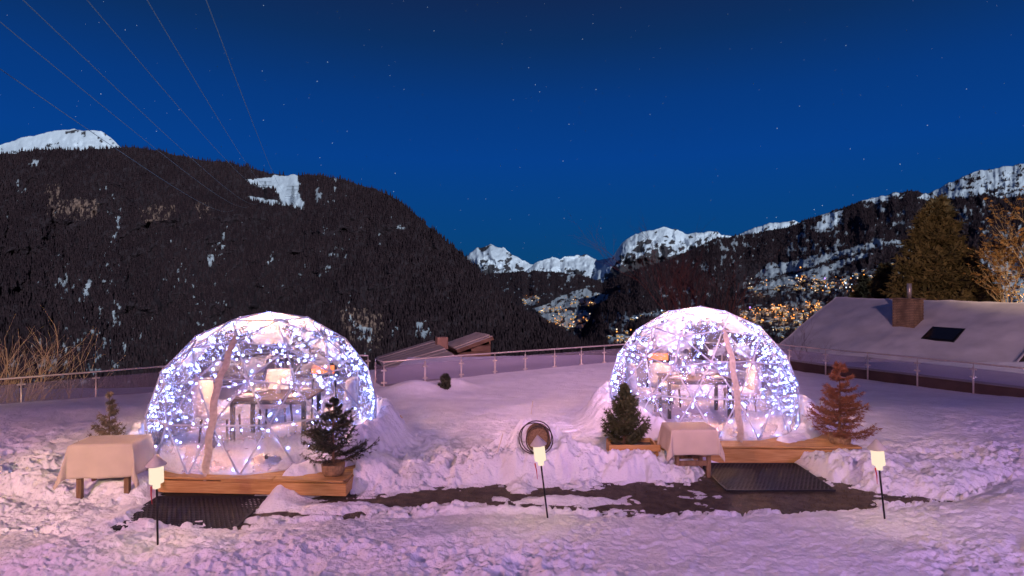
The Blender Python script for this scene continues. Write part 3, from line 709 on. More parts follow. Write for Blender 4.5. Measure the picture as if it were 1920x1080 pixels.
def string_lights(label, c, pts, seed):
    rr = random.Random(seed); root = empty('string_lights', c, label, 'string lights', 'fairy light strings inside the domes')
    V = []; Fc = []; wr = MB(); cen = Vector((0,0,.2*DRAD))
    for a, b_ in GE:
        A, B = pts[a], pts[b_]; ln = (B-A).length; n_ = max(2, int(ln/.155)); prev = None
        if A.z < .05 and B.z < .05 and rr.random() < .5: continue
        side = (A-cen).cross(B-A).normalized()
        for k in range(n_+1):
            t = (k + .5*rr.uniform(-1, 1))/n_; t = min(max(t, 0), 1)
            p = A.lerp(B, t); q = (p-cen).normalized()
            p = p - q*rr.uniform(.015, .05) + side*rr.uniform(-.075, .075)
            if k < n_ and rr.random() < .92:
                r = rr.uniform(.0065, .0125); b0 = len(V)
                V += [p+Vector(v)*r for v in ((1,0,0),(-1,0,0),(0,1,0),(0,-1,0),(0,0,1),(0,0,-1))]
                Fc += [(b0+i, b0+j, b0+l) for i, j, l in ((0,2,4),(2,1,4),(1,3,4),(3,0,4),(2,0,5),(1,2,5),(3,1,5),(0,3,5))]
            if prev is not None and k % 2 == 0: wr.tube([prev, p], .003, 3, caps=False); prev = p
            elif prev is None: prev = p
    tag(link('bulb', npmesh('bulb', V, Fc, M['led']), root), kind='stuff')
    wr.build('wire', M['strut'], root)
string_lights('cool white fairy lights strung along the struts of the left dome', DL, ptsL, 11)
string_lights('cool white fairy lights strung along the struts of the right dome', DR, ptsR, 12)

def apex_lamp(label, c, rz):
    z = 2.16-.16; root = empty('pendant_lamp', c + Vector((0,0,z)), label, 'lamp', 'warm lamps under the dome tops')
    MB().lathe([(.02, .12), (.03, .11), (.03, .04), (.022, .035)], n=12).build('lamp_socket', M['steel'], root, True)
    MB().lathe([(.0, -.09), (.06, -.065), (.085, -.01), (.06, .03), (.0, .045)], n=12).build('bulb', M['bulb'], root, True)
    MB().tube([(0,0,.10), (0,0,.15)], .006, 5).build('cord', M['wire'], root)
    o = lamp('lamp_light', 'POINT', (0, 0, -.04), energy=560, color=(1.0, .50, .20), shadow_soft_size=.11); o.parent = root
apex_lamp('glowing warm lamp hanging under the top of the left dome', DL, 0)
apex_lamp('glowing warm lamp hanging under the top of the right dome', DR, 0)

# ---- decks
def deck(label, poly, front, side):
    cx = sum(p[0] for p in poly)/len(poly); cy = sum(p[1] for p in poly)/len(poly)
    root = empty('wooden_deck', (cx, cy, 0), label, 'deck', 'wooden decks under the domes')
    y0 = min(p[1] for p in poly); y1 = max(p[1] for p in poly); y = y0 + .02
    i = 0
    while y < y1:
        w = .145; xs = []
        for (a, b_) in zip(poly, poly[1:]+poly[:1]):
            ym = y + w*.5
            if (a[1] > ym) != (b_[1] > ym): xs.append(a[0] + (b_[0]-a[0])*(ym-a[1])/(b_[1]-a[1]))
        if len(xs) >= 2:
            x0, x1 = min(xs), max(xs); q = MB(); q.box(((x0+x1)/2-cx, y+w/2-cy, .25-.016-.001*(i % 3)), (x1-x0, w-.006, .03), bev=.004); q.build('deck_board', M['pine_board'], root)
        y += w; i += 1
    for k, (a, b_) in enumerate(zip(poly, poly[1:]+poly[:1])):
        A, B = Vector((*a, 0)), Vector((*b_, 0)); v = B-A; m_ = (A+B)/2; nrm = Vector((v.y, -v.x, 0)).normalized()
        m_ += nrm*.012; fh = .165 if side < 0 else .23; q = MB(); q.box((m_.x-cx, m_.y-cy, .22-fh/2), (v.length+(.05 if k == 0 else 0), .028, fh), 0, math.atan2(v.y, v.x), .004)
        q.build('fascia_board', M['pine_board'], root)
    a, b_ = Vector((*poly[0], 0)), Vector((*poly[1], 0)); v = b_-a
    for s0, s1 in front:
        A, B = a.lerp(b_, s0), a.lerp(b_, s1); m_ = (A+B)/2 - Vector((cx, cy, 0)); q = MB(); q.box((m_.x, m_.y-.0, .2645), ((B-A).length-.008, .14, .028), 0, math.atan2(v.y, v.x), .004); q.build('edge_board', M['pine_board'], root)
    return root
deck('low pine deck under the left dome', deckL, ((0, .62), (.62, 1.0)), -1)
deck('low pine deck under the right dome', deckR, ((.0, .36), (.36, .74), (.74, 1.0)), 1)

# ---- furniture inside the domes
def chair():
    root = empty('dining_chair', (0,0,0), 'white padded chair', 'chair')
    MB().box((0, 0, .43), (.50, .50, .13), bev=.04).build('seat', M['white_fleece'], root, True)
    q = MB(); vs = []
    for i, z in enumerate((.42, .60, .80, .95, 1.0)):
        yb = .20 + .10*(z-.42)
        for x in (-.25, -.12, 0, .12, .25): vs.append((x*(1.0 if z < .9 else .9), yb - .03*math.cos(x*6), z))
    for i, z in enumerate((.42, .60, .80, .95, 1.0)):
        yb = .31 + .10*(z-.42)
        for x in (-.25, -.12, 0, .12, .25): vs.append((x*(1.0 if z < .9 else .9), yb + .01*math.cos(x*6), z))
    fs = [(r*5+c, r*5+c+1, r*5+c+6, r*5+c+5) for r in range(4) for c in range(4)] + [(25+r*5+c+1, 25+r*5+c, 25+r*5+c+5, 25+r*5+c+6) for r in range(4) for c in range(4)]
    fs += [(20+c, 21+c, 46+c, 45+c) for c in range(4)] + [(c+1, c, 25+c, 26+c) for c in range(4)]
    fs += [(r*5+5, 25+r*5+5, 25+r*5, r*5) for r in range(4)] + [(r*5+4, 25+r*5+4, 25+r*5+9, r*5+9) for r in range(4)]
    q.add(vs, fs).build('backrest', M['white_fleece'], root, True)
    for sx_ in (-1, 1):
        for sy_ in (-1, 1): MB().tube([(sx_*.21, sy_*.21, .38), (sx_*.235, sy_*.235, 0)], [.022, .015], 6).build('leg', M['dark_wood'], root)
    return root
CH0 = chair(); used = [False]
def put_chair(x, y, rz, label, grp):
    o = CH0 if not used[0] else copy_tree(CH0); used[0] = True
    o.location = (x, y, .260); o.rotation_euler = (0, 0, rz); o['label'] = label; o['group'] = 'white padded chairs inside the domes'
def furnish(c, side, word):
    s_ = side
    t = empty('dining_table', (c.x+.12*s_*-1, c.y+.05, .260), f'dark slatted dining table inside the {word} dome', 'table', 'dining tables inside the domes')
    for k in range(6): MB().box((0, -.36+.144*k, .735), (1.30, .138, .03), bev=.004).build('table_slat', M['dark_wood'], t)
    for sx_ in (-1, 1):
        for sy_ in (-1, 1): MB().box((sx_*.58, sy_*.36, .36), (.06, .06, .719)).build('leg', M['dark_metal'], t)
    for sy_ in (-1, 1): MB().box((0, sy_*.36, .69), (1.10, .04, .06)).build('apron', M['dark_metal'], t)
    tx, ty = c.x-.12*s_, c.y+.05
    for k, (dx, dy) in enumerate(((-.40,-.22),(.38,-.22),(-.40,.24),(.38,.24))):
        q = MB(); q.lathe([(.0, .004), (.08, .004), (.13, .018), (.135, .022), (.08, .010), (0, .010)], n=20)
        o = q.build('plate', M['china'], None, True); o.location = (tx+dx, ty+dy, 1.0105); tag(o, f'round white plate laid on the {word} dome table', 'plate', f'plates on the {word} dome table')
        q = MB(); q.lathe([(.035, 0), (.034, .004), (.005, .008), (.005, .08), (.03, .10), (.04, .14), (.032, .19), (.030, .19), (.037, .14), (.0, .095)], n=12)
        o = q.build('wine_glass', M['clear_glass'], None, True); o.location = (tx+dx*.62+.03, ty+dy*.45, 1.0105); tag(o, f'stemmed wine glass on the {word} dome table', 'glass', f'wine glasses on the {word} dome table')
        o = MB().box((0, 0, .012), (.15, .15, .02), bev=.006).build('folded_napkin', M['white_fleece']); o.location = (tx+dx, ty+dy, 1.036); o.rotation_euler = (0, 0, .3*k); tag(o, f'folded pale napkin on a plate in the {word} dome', 'napkin', f'napkins on the {word} dome table')
    cn = empty('candle', (tx, ty+.05, 1.0105), f'lit pale candle in the middle of the {word} dome table', 'candle', 'lit candles on the dome tables')
    MB().lathe([(.04, 0), (.04, .16), (.012, .162)], n=12).build('wax', M['white_fleece'], cn, True)
    MB().lathe([(0, .165), (.012, .18), (.009, .20), (0, .225)], n=8).build('flame', M['flame'], cn, True)
    g = f'white padded chairs in the {word} dome'
    put_chair(c.x-.95*s_ if 0 else tx-.95, ty-.02, R(90), f'white padded chair at the left end of the {word} dome table', g)
    put_chair(tx+.95, ty+.08, R(-90), f'white padded chair at the right end of the {word} dome table', g)
    put_chair(tx-.35, ty+.78, R(8), f'white padded chair behind the {word} dome table, left of the heater', g)
    h = empty('electric_heater', (tx+.45*(1 if s_ < 0 else -1), ty+1.05, .260), f'black heater with an orange glowing panel at the back of the {word} dome', 'heater', 'glowing heaters inside the domes')
    MB().box((0, 0, 1.0), (.52, .14, .26), bev=.015).build('casing', M['dark_metal'], h)
    MB().box((0, -.076, 1.01), (.42, .012, .15)).build('glow_panel', M['heat'], h)
    for sx_ in (-1, 1): MB().tube([(sx_*.2, 0, .88), (sx_*.24, 0, .02)], .016, 6).build('leg', M['dark_metal'], h)
    MB().box((0, 0, .012), (.62, .30, .02)).build('foot_plate', M['dark_metal'], h)
furnish(DL, -1, 'left'); furnish(DR, 1, 'right')
st_ = empty('footstool', (-3.55, 8.72, .260), 'low white padded stool at the front of the left dome', 'stool')
MB().box((0, 0, .38), (.40, .40, .14), bev=.04).build('seat', M['white_fleece'], st_, True)
for a in (-1, 1):
    for b_ in (-1, 1): MB().box((a*.15, b_*.15, .155), (.035, .035, .31)).build('leg', M['dark_metal'], st_)

# ---- tables with cloths
def cloth(a, b_, d, top, seed):
    rr = random.Random(seed); n = 44; V = []; ph = rr.random()*6
    for i in range(n):
        for j in range(n):
            u = (-1+2*i/(n-1))*(a+d); v = (-1+2*j/(n-1))*(b_+d); du = max(abs(u)-a, 0); dv = max(abs(v)-b_, 0)
            sx_ = 1 if u > 0 else -1; sy_ = 1 if v > 0 else -1; dr = math.hypot(du, dv) if min(du, dv) > 0 else max(du, dv)
            x = max(-a, min(a, u)); y = max(-b_, min(b_, v)); z = top
            if dr > 0:
                fl = .17; cornr = min(du, dv)/max(du, dv, 1e-6)
                x += sx_*(.008 + fl*du*(.6+.75*cornr)); y += sy_*(.008 + fl*dv*(.6+.75*cornr)); z = top - dr*(.975 - .10*cornr)
                uu = u if dv > du else v; wv = (.014*math.sin(9*uu+ph) + .008*math.sin(21*uu+2*ph))*dr/d
                if dv > du: y += sy_*wv
                else: x += sx_*wv
            V.append((x, y, z + .001*rr.random()))
    return V, gridfaces(n, n)
def draped_table(loc, rz, a, b_, h, d, name_t, lab_t, lab_c, wood, legw, lowrail, seed):
    t = empty('side_table', loc, lab_t, 'table', 'cloth covered tables on the snow', rz)
    MB().box((0, 0, h-.02), (2*a, 2*b_, .034), bev=.004).build('tabletop', wood, t)
    for sx_ in (-1, 1):
        for sy_ in (-1, 1): MB().box((sx_*(a-.09), sy_*(b_-.06), (h-.04)/2-.02), (legw, legw, h), bev=.006).build('leg', wood, t)
    if lowrail:
        for sy_ in (-1, 1): MB().box((0, sy_*(b_-.06), .20), (2*a-.18-legw, .035, .07)).build('stretcher', wood, t)
    V, Fc = cloth(a+.004, b_+.004, d, h+.004, seed); o = link('tablecloth', npmesh('tablecloth', V, Fc, M['cloth'], smooth=True)); o.location = loc; o.rotation_euler = (0, 0, rz)
    tag(o, lab_c, 'tablecloth', 'beige tablecloths')
    m = o.modifiers.new('thickness', 'SOLIDIFY'); m.thickness = .004
draped_table((-5.44, 7.72, .02), R(6), .385, .22, .77, .44, 't', 'wooden table under the cloth left of the left dome', 'beige cloth draped over the larger table left of the left dome', M['old_wood'], .065, False, 1)
draped_table((2.71, 8.72, 0), R(2), .33, .23, .71, .37, 't', 'dark wooden table under the cloth in front of the right dome', 'beige cloth draped over the small table in front of the right dome', M['old_wood'], .06, True, 2)

# ---- rubber ring mats
def mat_obj(label, x0, x1, y0, y1, z):
    V = []; Fc = []; s_ = .060; nx = int((x1-x0)/s_); ny = int((y1-y0)/(s_*.87)); n = 6
    for j in range(ny):
        for i in range(nx):
            cx = x0 + s_*(i+.5+.5*(j % 2)); cy = y0 + s_*.87*(j+.5)
            if cx > x1: continue
            b0 = len(V)
            for rad, zz in ((.034, 0), (.034, .016), (.020, .016), (.020, 0)):
                for k in range(n): a = math.pi/6 + 2*math.pi*k/n; V.append((cx+rad*math.cos(a)-x0, cy+rad*math.sin(a)-y0, zz + .0006*((i+j) % 3)))
            for q in range(3):
                for k in range(n): Fc.append((b0+q*n+k, b0+q*n+(k+1) % n, b0+q*n+n+(k+1) % n, b0+q*n+n+k))
    root = empty('rubber_mat', (x0, y0, z), label, 'mat', 'black rubber mats before the domes')
    link('mat_grid', npmesh('mat_grid', V, Fc, M['rubber']), root)
    q = MB(); w, d = x1-x0, y1-y0
    for c, s2 in (((w/2, 0, .009), (w, .03, .02)), ((w/2, d, .009), (w, .03, .02)), ((0, d/2, .009), (.03, d-.03, .02)), ((w, d/2, .009), (.03, d-.03, .02))): q.box(c, s2)
    q.build('border', M['rubber'], root)
    return root
mat_obj('black rubber ring mat in front of the left dome, half buried in snow', -4.80, -3.30, 6.75, 7.72, .004)
mat_obj('black rubber ring mat in front of the right dome, clear of snow', 3.0, 4.52, 7.96, 9.10, .004)

# ================================================================== LANTERNS
def lantern(base, head_dx, label):
    z0 = snow_z(base.x, base.y) - .06
    root = empty('garden_lantern', (base.x, base.y, z0), label, 'lantern', 'rocket shaped lanterns on sticks'); top = 1.12 - z0
    ax = Vector((head_dx, 0, top)).normalized(); at = lambda t: Vector((0,0,0)) + ax*t*(top/ax.z/ top)
    def pt(z): return (head_dx*z/top, 0, z)
    MB().tube([pt(0), pt(top-.30)], .0105, 7).build('stick', M['dark_metal'], root, True)
    tilt = math.atan2(head_dx, top)
    def part(name, prof, mt, zb, n=18):
        o = MB().lathe(prof, n=n).build(name, mt, root, True); o.location = pt(zb); o.rotation_euler = (0, tilt, 0); return o
    part('cap', [(.098, 0), (.100, .006), (.052, .062), (.002, .118)], M['cap'], top-.118)
    part('paper_shade', [(.066, 0), (.069, .004), (.069, .185), (.066, .189)], M['paper'], top-.118-.186)
    part('neck', [(.034, 0), (.036, .004), (.036, .056)], M['paper'], top-.118-.186-.056)
    MB().tube([(head_dx+.022*0-.03, -.035, top-.33), (head_dx*.85-.03, -.038, top-.42), (head_dx*.8-.026, -.03, top-.52)], [.008, .006, .003], 5).build('ribbon', M['red'], root)
    l = lamp('lantern_light', 'POINT', pt(top-.21), energy=17, color=(1.0, .70, .27), shadow_soft_size=.105); l.parent = root
    return root
g = G(296, 1046, .02); lantern(g, -.02, 'rocket shaped lantern on a black stick, leftmost, in front of the left dome')
g = G(1028, 982, .06); lantern(g, -.13, 'rocket shaped lantern leaning on its stick in front of the coiled cable reel')
g = G(1660, 993, .06); lantern(g, -.11, 'rocket shaped lantern on a red and black stick, rightmost, beyond the right mat')

# ================================================================== PLANTS
def conifer(name, loc, h, r, seed, needle, label, whorls=13, per=7, up=.25, nl=.055, nw=.011, lean=0.0, cut=.05, spread=1.0, cat='tree', group=None, dens=1.0, stems=1.0, power=.85, gaps=0.0):
    rr = random.Random(seed); root = empty(name, loc, label, cat, group); tr = MB()
    tr.tube([(0,0,-.02), (lean*h*.5, 0, h*.5), (lean*h, 0, h)], [h*.022*stems, h*.013*stems, h*.003], 7); tr.build('trunk', M['bark'], root, True)
    br = MB(); V = []; Fc = []
    def needles(p, q, cnt, l, w):
        d = (q-p).normalized(); o1 = d.orthogonal().normalized(); o2 = d.cross(o1)
        for k in range(cnt):
            t = rr.random(); a = rr.random()*6.283; c = p.lerp(q, t); nd = (d*.75 + (o1*math.cos(a)+o2*math.sin(a))*.75).normalized()*l*rr.uniform(.7, 1.25)
            s_ = nd.cross(o1 if abs(nd.dot(o1)) < .8*l else o2); s_ = s_.normalized()*w*.5
            b0 = len(V); V.extend([c-s_, c+s_, c+nd]); Fc.append((b0, b0+1, b0+2))
    for i in range(whorls):
        f = cut + (.97-cut)*i/(whorls-1)
        for j in range(per if f < .8 else max(3, per-2)):
            if rr.random() < gaps: continue
            ff = min(.98, f + rr.uniform(-.03, .03)); az = rr.random()*6.283; L = r*((1-ff)**power)*rr.uniform(.66, 1.12) + .03*h*.6
            base = Vector((lean*h*ff, 0, h*ff)); dr = Vector((math.cos(az), math.sin(az), 0)); pts = []
            for k in range(5):
                t = k/4; pts.append(base + dr*L*t + Vector((0,0,1))*L*(up*t + .25*t*t*(1 if up > 0 else 1.0) - .30*t*(1-t)))
            br.tube(pts, [h*.006*(1-.8*k/4) for k in range(5)], 4, caps=False)
            for k in range(4): needles(pts[k], pts[k+1], int(10*dens), nl, nw)
            sd = Vector((-dr.y, dr.x, 0)); nt_ = max(3, int(7*L/r*1.2))
            for k in range(nt_):
                t = .22 + .75*k/nt_; p = pts[int(t*4)].lerp(pts[min(4, int(t*4)+1)], t*4-int(t*4))
                for s_ in (-1, 1):
                    q = p + (dr*.65 + sd*s_*.75 + Vector((0,0,rr.uniform(-.12, .22)))).normalized()*L*.38*(1.05-t*.6)*rr.uniform(.7, 1.2)*spread
                    br.tube([p, q], [h*.0025, h*.001], 3, caps=False); needles(p, q, int(9*dens), nl*.85, nw)
    needles(Vector((lean*h*.9, 0, h*.86)), Vector((lean*h, 0, h)), 26, nl*.7, nw)
    br.build('branches', M['bark'], root); link('crown', npmesh('crown', V, Fc, needle), root)
    return root
def pot(root, r, h, z0, m=None):
    MB().lathe([(r*.82, z0), (r*.95, z0+h*.3), (r, z0+h*.92), (r*.94, z0+h), (r*.8, z0+h*.93)], n=16).build('pot', m or M['burlap'], root, True)
g = G(626, 884, .30); zt_ = .27
t = conifer('potted_spruce', (g.x, g.y-.02, .29), 1.03, .68, 1, M['needle_dark'], 'dark green potted spruce standing on the front corner of the left deck', whorls=11, per=7, up=.18, nl=.050, nw=.012, cut=.16, gaps=.18, group='small spruces beside the domes', dens=1.7)
pot(t, .16, .16, -.02)
g = P(205, 815, 8.7)
t = conifer('potted_spruce', (g.x, g.y, .16), 1.06, .44, 2, M['needle_pale'], 'frosted spruce behind the cloth covered table, left of the left dome', whorls=10, per=8, up=.55, nl=.055, nw=.012, cut=.02, power=1.35, gaps=.2, group='small spruces beside the domes', dens=1.1)
g = G(1170, 838, .3)
t = conifer('potted_spruce', (g.x, g.y, .30), .98, .44, 3, M['needle'], 'bushy green spruce in the wooden planter left of the right dome', whorls=13, per=9, up=.5, nl=.055, nw=.014, cut=.06, power=.9, group='small spruces beside the domes', dens=1.7, gaps=.0)
plx, ply = g.x+.12, g.y
g = G(1578, 832, .27)
t = conifer('potted_spruce', (g.x, 9.36, .28), 1.30, .54, 4, M['needle_brown'], 'rust brown dried spruce on the right end of the right deck', whorls=15, per=8, up=.10, nl=.060, nw=.013, cut=.10, power=.75, gaps=.22, group='small spruces beside the domes', dens=1.2)
pot(t, .17, .15, -.02)
g = P(834, 714, 15.2)
conifer('young_spruce', (g.x, g.y, -.22), .58, .20, 5, M['needle_dark'], 'tiny dark spruce in the snow before the middle railing', whorls=8, per=7, up=.9, nl=.06, nw=.022, cut=.1, power=.5, lean=.05, dens=1.4)
# planter box of the green spruce
pb = empty('planter_box', (plx, ply, .06), 'wooden planter box with the green spruce, left of the right dome', 'planter')
for k, (c, d_, rz_) in enumerate((((0, -.22, .15), (.74, .03, .13), 0), ((0, -.215, .285), (.80, .04, .10), 0), ((0, .22, .17), (.72, .03, .30), 0), ((-.355, 0, .17), (.03, .41, .30), 0), ((.355, 0, .17), (.03, .41, .30), 0))):
    MB().box(c, d_, 0, rz_, .004).build('side_board', M['pine_board'], pb)
MB().box((0, 0, .25), (.66, .38, .02)).build('soil', M['dirt'], pb)

conifer('spruce_tree', P(1757, 600, 60) - Vector((0, 0, 3)), 15.9, 5.6, 6, M['needle_big'], 'tall dense spruce rising behind the big snowy roof', whorls=34, per=13, up=-.05, nl=.62, nw=.20, cut=.08, power=.74, dens=1.3, stems=.8, gaps=.12)
for (px_, py_, Y_, h_, r_, sd) in ((1660,560,75,7,2.6,41),(1840,560,70,6.5,2.6,42),(1620,560,90,6,2.2,43)):
    conifer('spruce_tree', P(px_, py_, Y_) - Vector((0,0,2.5)), h_, r_, sd, M['needle_big'], {41:'low dark spruce just left of the tall spruce',42:'low dark spruce just right of the tall spruce',43:'small dark spruce behind the left end of the big snowy roof'}[sd], whorls=14, per=9, up=0, nl=.6, nw=.2, power=.6, dens=1.0)

def bare(name, loc, h, seed, m, label, depth=5, stems=1, spread=.5, r0=.02, leaf=None, group=None, n3=4, kids=(3, 4), fan=.3):
    rr = random.Random(seed); root = empty(name, loc, label, 'tree' if name == 'bare_tree' else 'shrub', group); q = MB(); lv = MB()
    def grow(p, d, L, r, lev):
        pts = [p]; dd = d.copy()
        for k in range(3):
            dd = (dd + Vector((rr.gauss(0, .10), rr.gauss(0, .10), rr.gauss(.03, .06)))).normalized(); pts.append(pts[-1]+dd*L/3)
        q.tube(pts, [r, r*.88, r*.75, r*.6], n3 if lev > 2 else 3, caps=False)
        if lev == 0:
            if leaf:
                for _ in range(3):
                    c = pts[rr.randint(1, 3)]; s_ = leaf*rr.uniform(.5, 1.2); a = Vector((rr.gauss(0,1), rr.gauss(0,1), rr.gauss(0,1))).normalized(); b2 = a.orthogonal().normalized()
                    lv.add([c-b2*s_*.4, c+a*s_, c+b2*s_*.4, c-a*s_*.2], [(0,1,2,3)])
            return
        for _ in range(rr.randint(*kids)):
            i = rr.randint(1, 3); ax = dd.orthogonal().normalized(); ax.rotate(Quaternion(dd, rr.random()*6.283)); nd = dd.copy(); nd.rotate(Quaternion(ax, rr.uniform(.3, .9)*spread*1.6))
            nd.z += .12; grow(pts[i], nd.normalized(), L*rr.uniform(.55, .85), r*.55, lev-1)
    for s_ in range(stems):
        a = rr.random()*6.283; d = Vector((math.cos(a)*fan, math.sin(a)*fan, 1)).normalized()
        grow(Vector((math.cos(a)*.1*h*fan, math.sin(a)*.1*h*fan, 0)), d, h*rr.uniform(.36, .5), r0*rr.uniform(.7, 1.1), depth)
    q.build('trunk' if name == 'bare_tree' else 'stems', m, root)
    if leaf: tag(lv.build('leaves', M['leaf'], root), kind='stuff')
    return root
bare('bare_shrub', P(20, 790, 15.4) - Vector((0,0,.6)), 3.3, 1, M['pale_bark'], 'pale bare shrub behind the left railing, at the picture edge', depth=3, stems=7, spread=.45, r0=.032, kids=(2, 3), fan=.35, group='bare shrubs behind the left railing')
bare('bare_shrub', P(95, 790, 16.4) - Vector((0,0,.6)), 3.0, 2, M['pale_bark'], 'pale bare shrub behind the left railing, second from the picture edge', depth=3, stems=6, spread=.45, r0=.030, kids=(2, 3), fan=.4, group='bare shrubs behind the left railing')
bare('bare_shrub', P(-60, 790, 16.0) - Vector((0,0,.6)), 3.4, 8, M['pale_bark'], 'pale bare shrub behind the left railing, partly outside the picture', depth=3, stems=6, spread=.45, r0=.032, kids=(2, 3), fan=.4, group='bare shrubs behind the left railing')
bare('bare_tree', P(1300, 660, 34) - Vector((0,0,1)), 7.4, 3, M['red_bark'], 'reddish leafless tree directly behind the top of the right dome', depth=5, stems=4, spread=.42, r0=.06, kids=(3, 3), fan=.25, group='leafless trees behind the right dome')
bare('bare_tree', P(1372, 660, 37) - Vector((0,0,1)), 6.6, 4, M['red_bark'], 'thin leafless tree behind the right shoulder of the right dome', depth=4, stems=3, spread=.42, r0=.05, kids=(3, 3), fan=.3, group='leafless trees behind the right dome')
bare('bare_shrub', P(1510, 700, 25) - Vector((0,0,.3)), 2.6, 5, M['red_bark'], 'dark twiggy shrub in front of the left slope of the big roof', depth=4, stems=6, spread=.5, r0=.016, kids=(2, 3), fan=.7)
bare('bare_tree', P(1908, 600, 50) - Vector((0,0,2)), 9.6, 6, M['pale_bark'], 'tree with dry orange brown leaves at the right edge of the picture', depth=5, stems=5, spread=.36, r0=.11, leaf=.30, kids=(3, 3), fan=.22)

# ================================================================== SMALL THINGS ON THE TERRACE
# round wooden reel end with looped cable
rc = P(1010, 825, 8.33); rl = empty('cable_reel', rc, 'round wooden reel end stuck in the snow mound behind the middle lantern', 'reel')
q = MB(); q.lathe([(.0, .0), (.165, .0), (.175, .012), (.175, .30), (.0, .30)], n=24); o = q.build('wooden_disc', M['old_wood'], rl, False); o.rotation_euler = (R(-90), 0, 0)
for k, (rad, dx, dz, y) in enumerate(((.225,-.035,.045,.0),(.195,.010,.012,-.04),(.215,-.075,.03,-.02))):
    MB().tube([(dx+rad*math.cos(a*.2618), y+.012*math.sin(a*.8), dz+rad*1.06*math.sin(a*.2618)) for a in range(25)], .0085, 6).build('cable_loop', M['wire'], rl, True)
for lab, a, b_ in (('thin steel peg leaning in the snow left of the cable reel', P(933, 840, 8.2), P(943, 813, 8.25)), ('thin steel peg on top of the snow mound', P(996, 770, 9.0), P(999, 752, 9.0))):
    o = MB().tube([a - Vector((0,0,.06)), b_], .008, 6).build('steel_peg', M['steel']); tag(o, lab, 'peg', 'steel pegs in the snow')

# ================================================================== NEIGHBOURING BUILDINGS
# big chalet on the right: only its snowy roof shows above the parapet
e1 = Vector((.47, -.883, 0)).normalized(); e2 = Vector((-e1.y*-1, 0, 0)); e2 = Vector((-.883, -.47, 0)).normalized()
RID = Vector((25.3, 44.7, 1.2)); SL = .4917; RL, SLEN = 13.7, 12.5
ch = empty('chalet', (RID.x, RID.y, -9), 'big chalet with a broad snow covered roof, chimney and skylight on the right', 'house')
def rf(t, s_, up=0.0): return RID + e1*t + e2*s_ + Vector((0,0,-SL*s_ + up)) - Vector(ch.location)
# roof slab (both pitches) with a snow blanket of uneven depth
def pitch(sgn, name, m, dz, thick, inset, rough):
    nt_, ns_ = 70, 60; V = []
    for i in range(nt_+1):
        for j in range(ns_+1):
            t = inset + (RL-2*inset)*i/nt_; s_ = (SLEN-inset)*j/ns_
            p = RID + e1*t + e2*s_*sgn + Vector((0,0,-SL*s_)); n_ = float(fbm(np.array([t*.8]), np.array([s_*.8]), 3, 5)[0]) if rough else 0
            V.append(p - Vector(ch.location) + Vector((0,0,dz + rough*n_)))
    k = len(V); V += [v - Vector((0,0,thick)) for v in V]
    g_ = gridfaces(nt_+1, ns_+1); Fc = np.concatenate([g_, g_[:, ::-1]+k]); W_ = ns_+1; rim = []
    edge = [i*W_ for i in range(nt_+1)] + [nt_*W_+j for j in range(1, W_)] + [i*W_+ns_ for i in range(nt_-1, -1, -1)] + [j for j in range(ns_-1, 0, -1)]
    for a, b_ in zip(edge, edge[1:]+edge[:1]): rim.append((a, a+k, b_+k, b_))
    return link(name, npmesh(name, V, np.concatenate([Fc, np.array(rim)]), m, smooth=False), ch)
pitch(1, 'roof', M['dark_wood'], 0, .20, 0, 0)
pitch(-1, 'roof', M['dark_wood'], 0, .20, 0, 0)
o = pitch(1, 'snow_layer', M['roof_snow'], .22, .215, .12, .12); o.data.polygons.foreach_set('use_smooth', np.ones(len(o.data.polygons), bool))
pitch(-1, 'snow_layer', M['roof_snow'], .22, .215, .12, .05)
q = MB(); hw = SLEN-1.0
for t0 in (1.0, RL-1.0):
    a, b_ = rf(t0, hw), rf(t0, 0); c = RID + e1*t0 - e2*hw + Vector((0,0,-SL*hw)) - Vector(ch.location)
    a.z -= .25; b_.z -= .25; c.z -= .25
    q.add([a, b_, c, Vector((c.x, c.y, -2)), Vector((a.x, a.y, -2))], [(0,1,2,3,4)])
for sg in (1, -1):
    A = RID + e1*1.0 + e2*hw*sg - Vector(ch.location); B = RID + e1*(RL-1.0) + e2*hw*sg - Vector(ch.location); zt_ = 9+1.2-SL*hw-.25
    q.add([(A.x, A.y, -2), (B.x, B.y, -2), (B.x, B.y, zt_), (A.x, A.y, zt_)], [(0,1,2,3)])
q.build('wall', M['barn_wood'], ch)
def roof_px(px, py):
    # point of the visible roof pitch seen at a pixel
    d = Vector(((px-960)/F, 1, -(py-HY)/F)); n_ = e1.cross(e2 + Vector((0,0,-SL))); o_ = RID + Vector((0,0,.22)) - Vector((0,0,CH)); k = n_.dot(o_)/n_.dot(d)
    return Vector((0,0,CH)) + d*k
def roof_rz(): return math.atan2(e1.y, e1.x)
cb = roof_px(1702, 606); cl = cb - Vector(ch.location)
chim = MB(); chim.box((cl.x, cl.y, cl.z+.30), (1.30, 1.10, 2.55), 0, roof_rz()); chim_o = chim.build('chimney', M['mortar'], ch)
bk = MB(); rzc = roof_rz(); ca, sa = math.cos(rzc), math.sin(rzc)
for row in range(20):
    zz = cl.z - .45 + .107*row
    if zz > cl.z+1.53: break
    for face in range(4):
        n_ = 5 if face % 2 == 0 else 4; wd = 1.30 if face % 2 == 0 else 1.10
        for k in range(n_):
            u = (k + .5 + (.25 if row % 2 else -.0))/n_*wd - wd/2
            if u > wd/2-.08: u = wd/2-.10
            fx, fy = ((u, -.55-.008), (.65+.008, u), (u, .55+.008), (-.65-.008, u))[face]
            dm = (wd/n_-.02, .03, .085) if face % 2 == 0 else (.03, wd/n_-.02, .085)
            bk.box((cl.x+ca*fx-sa*fy, cl.y+sa*fx+ca*fy, zz+.005*random.random()), dm, 0, rzc)
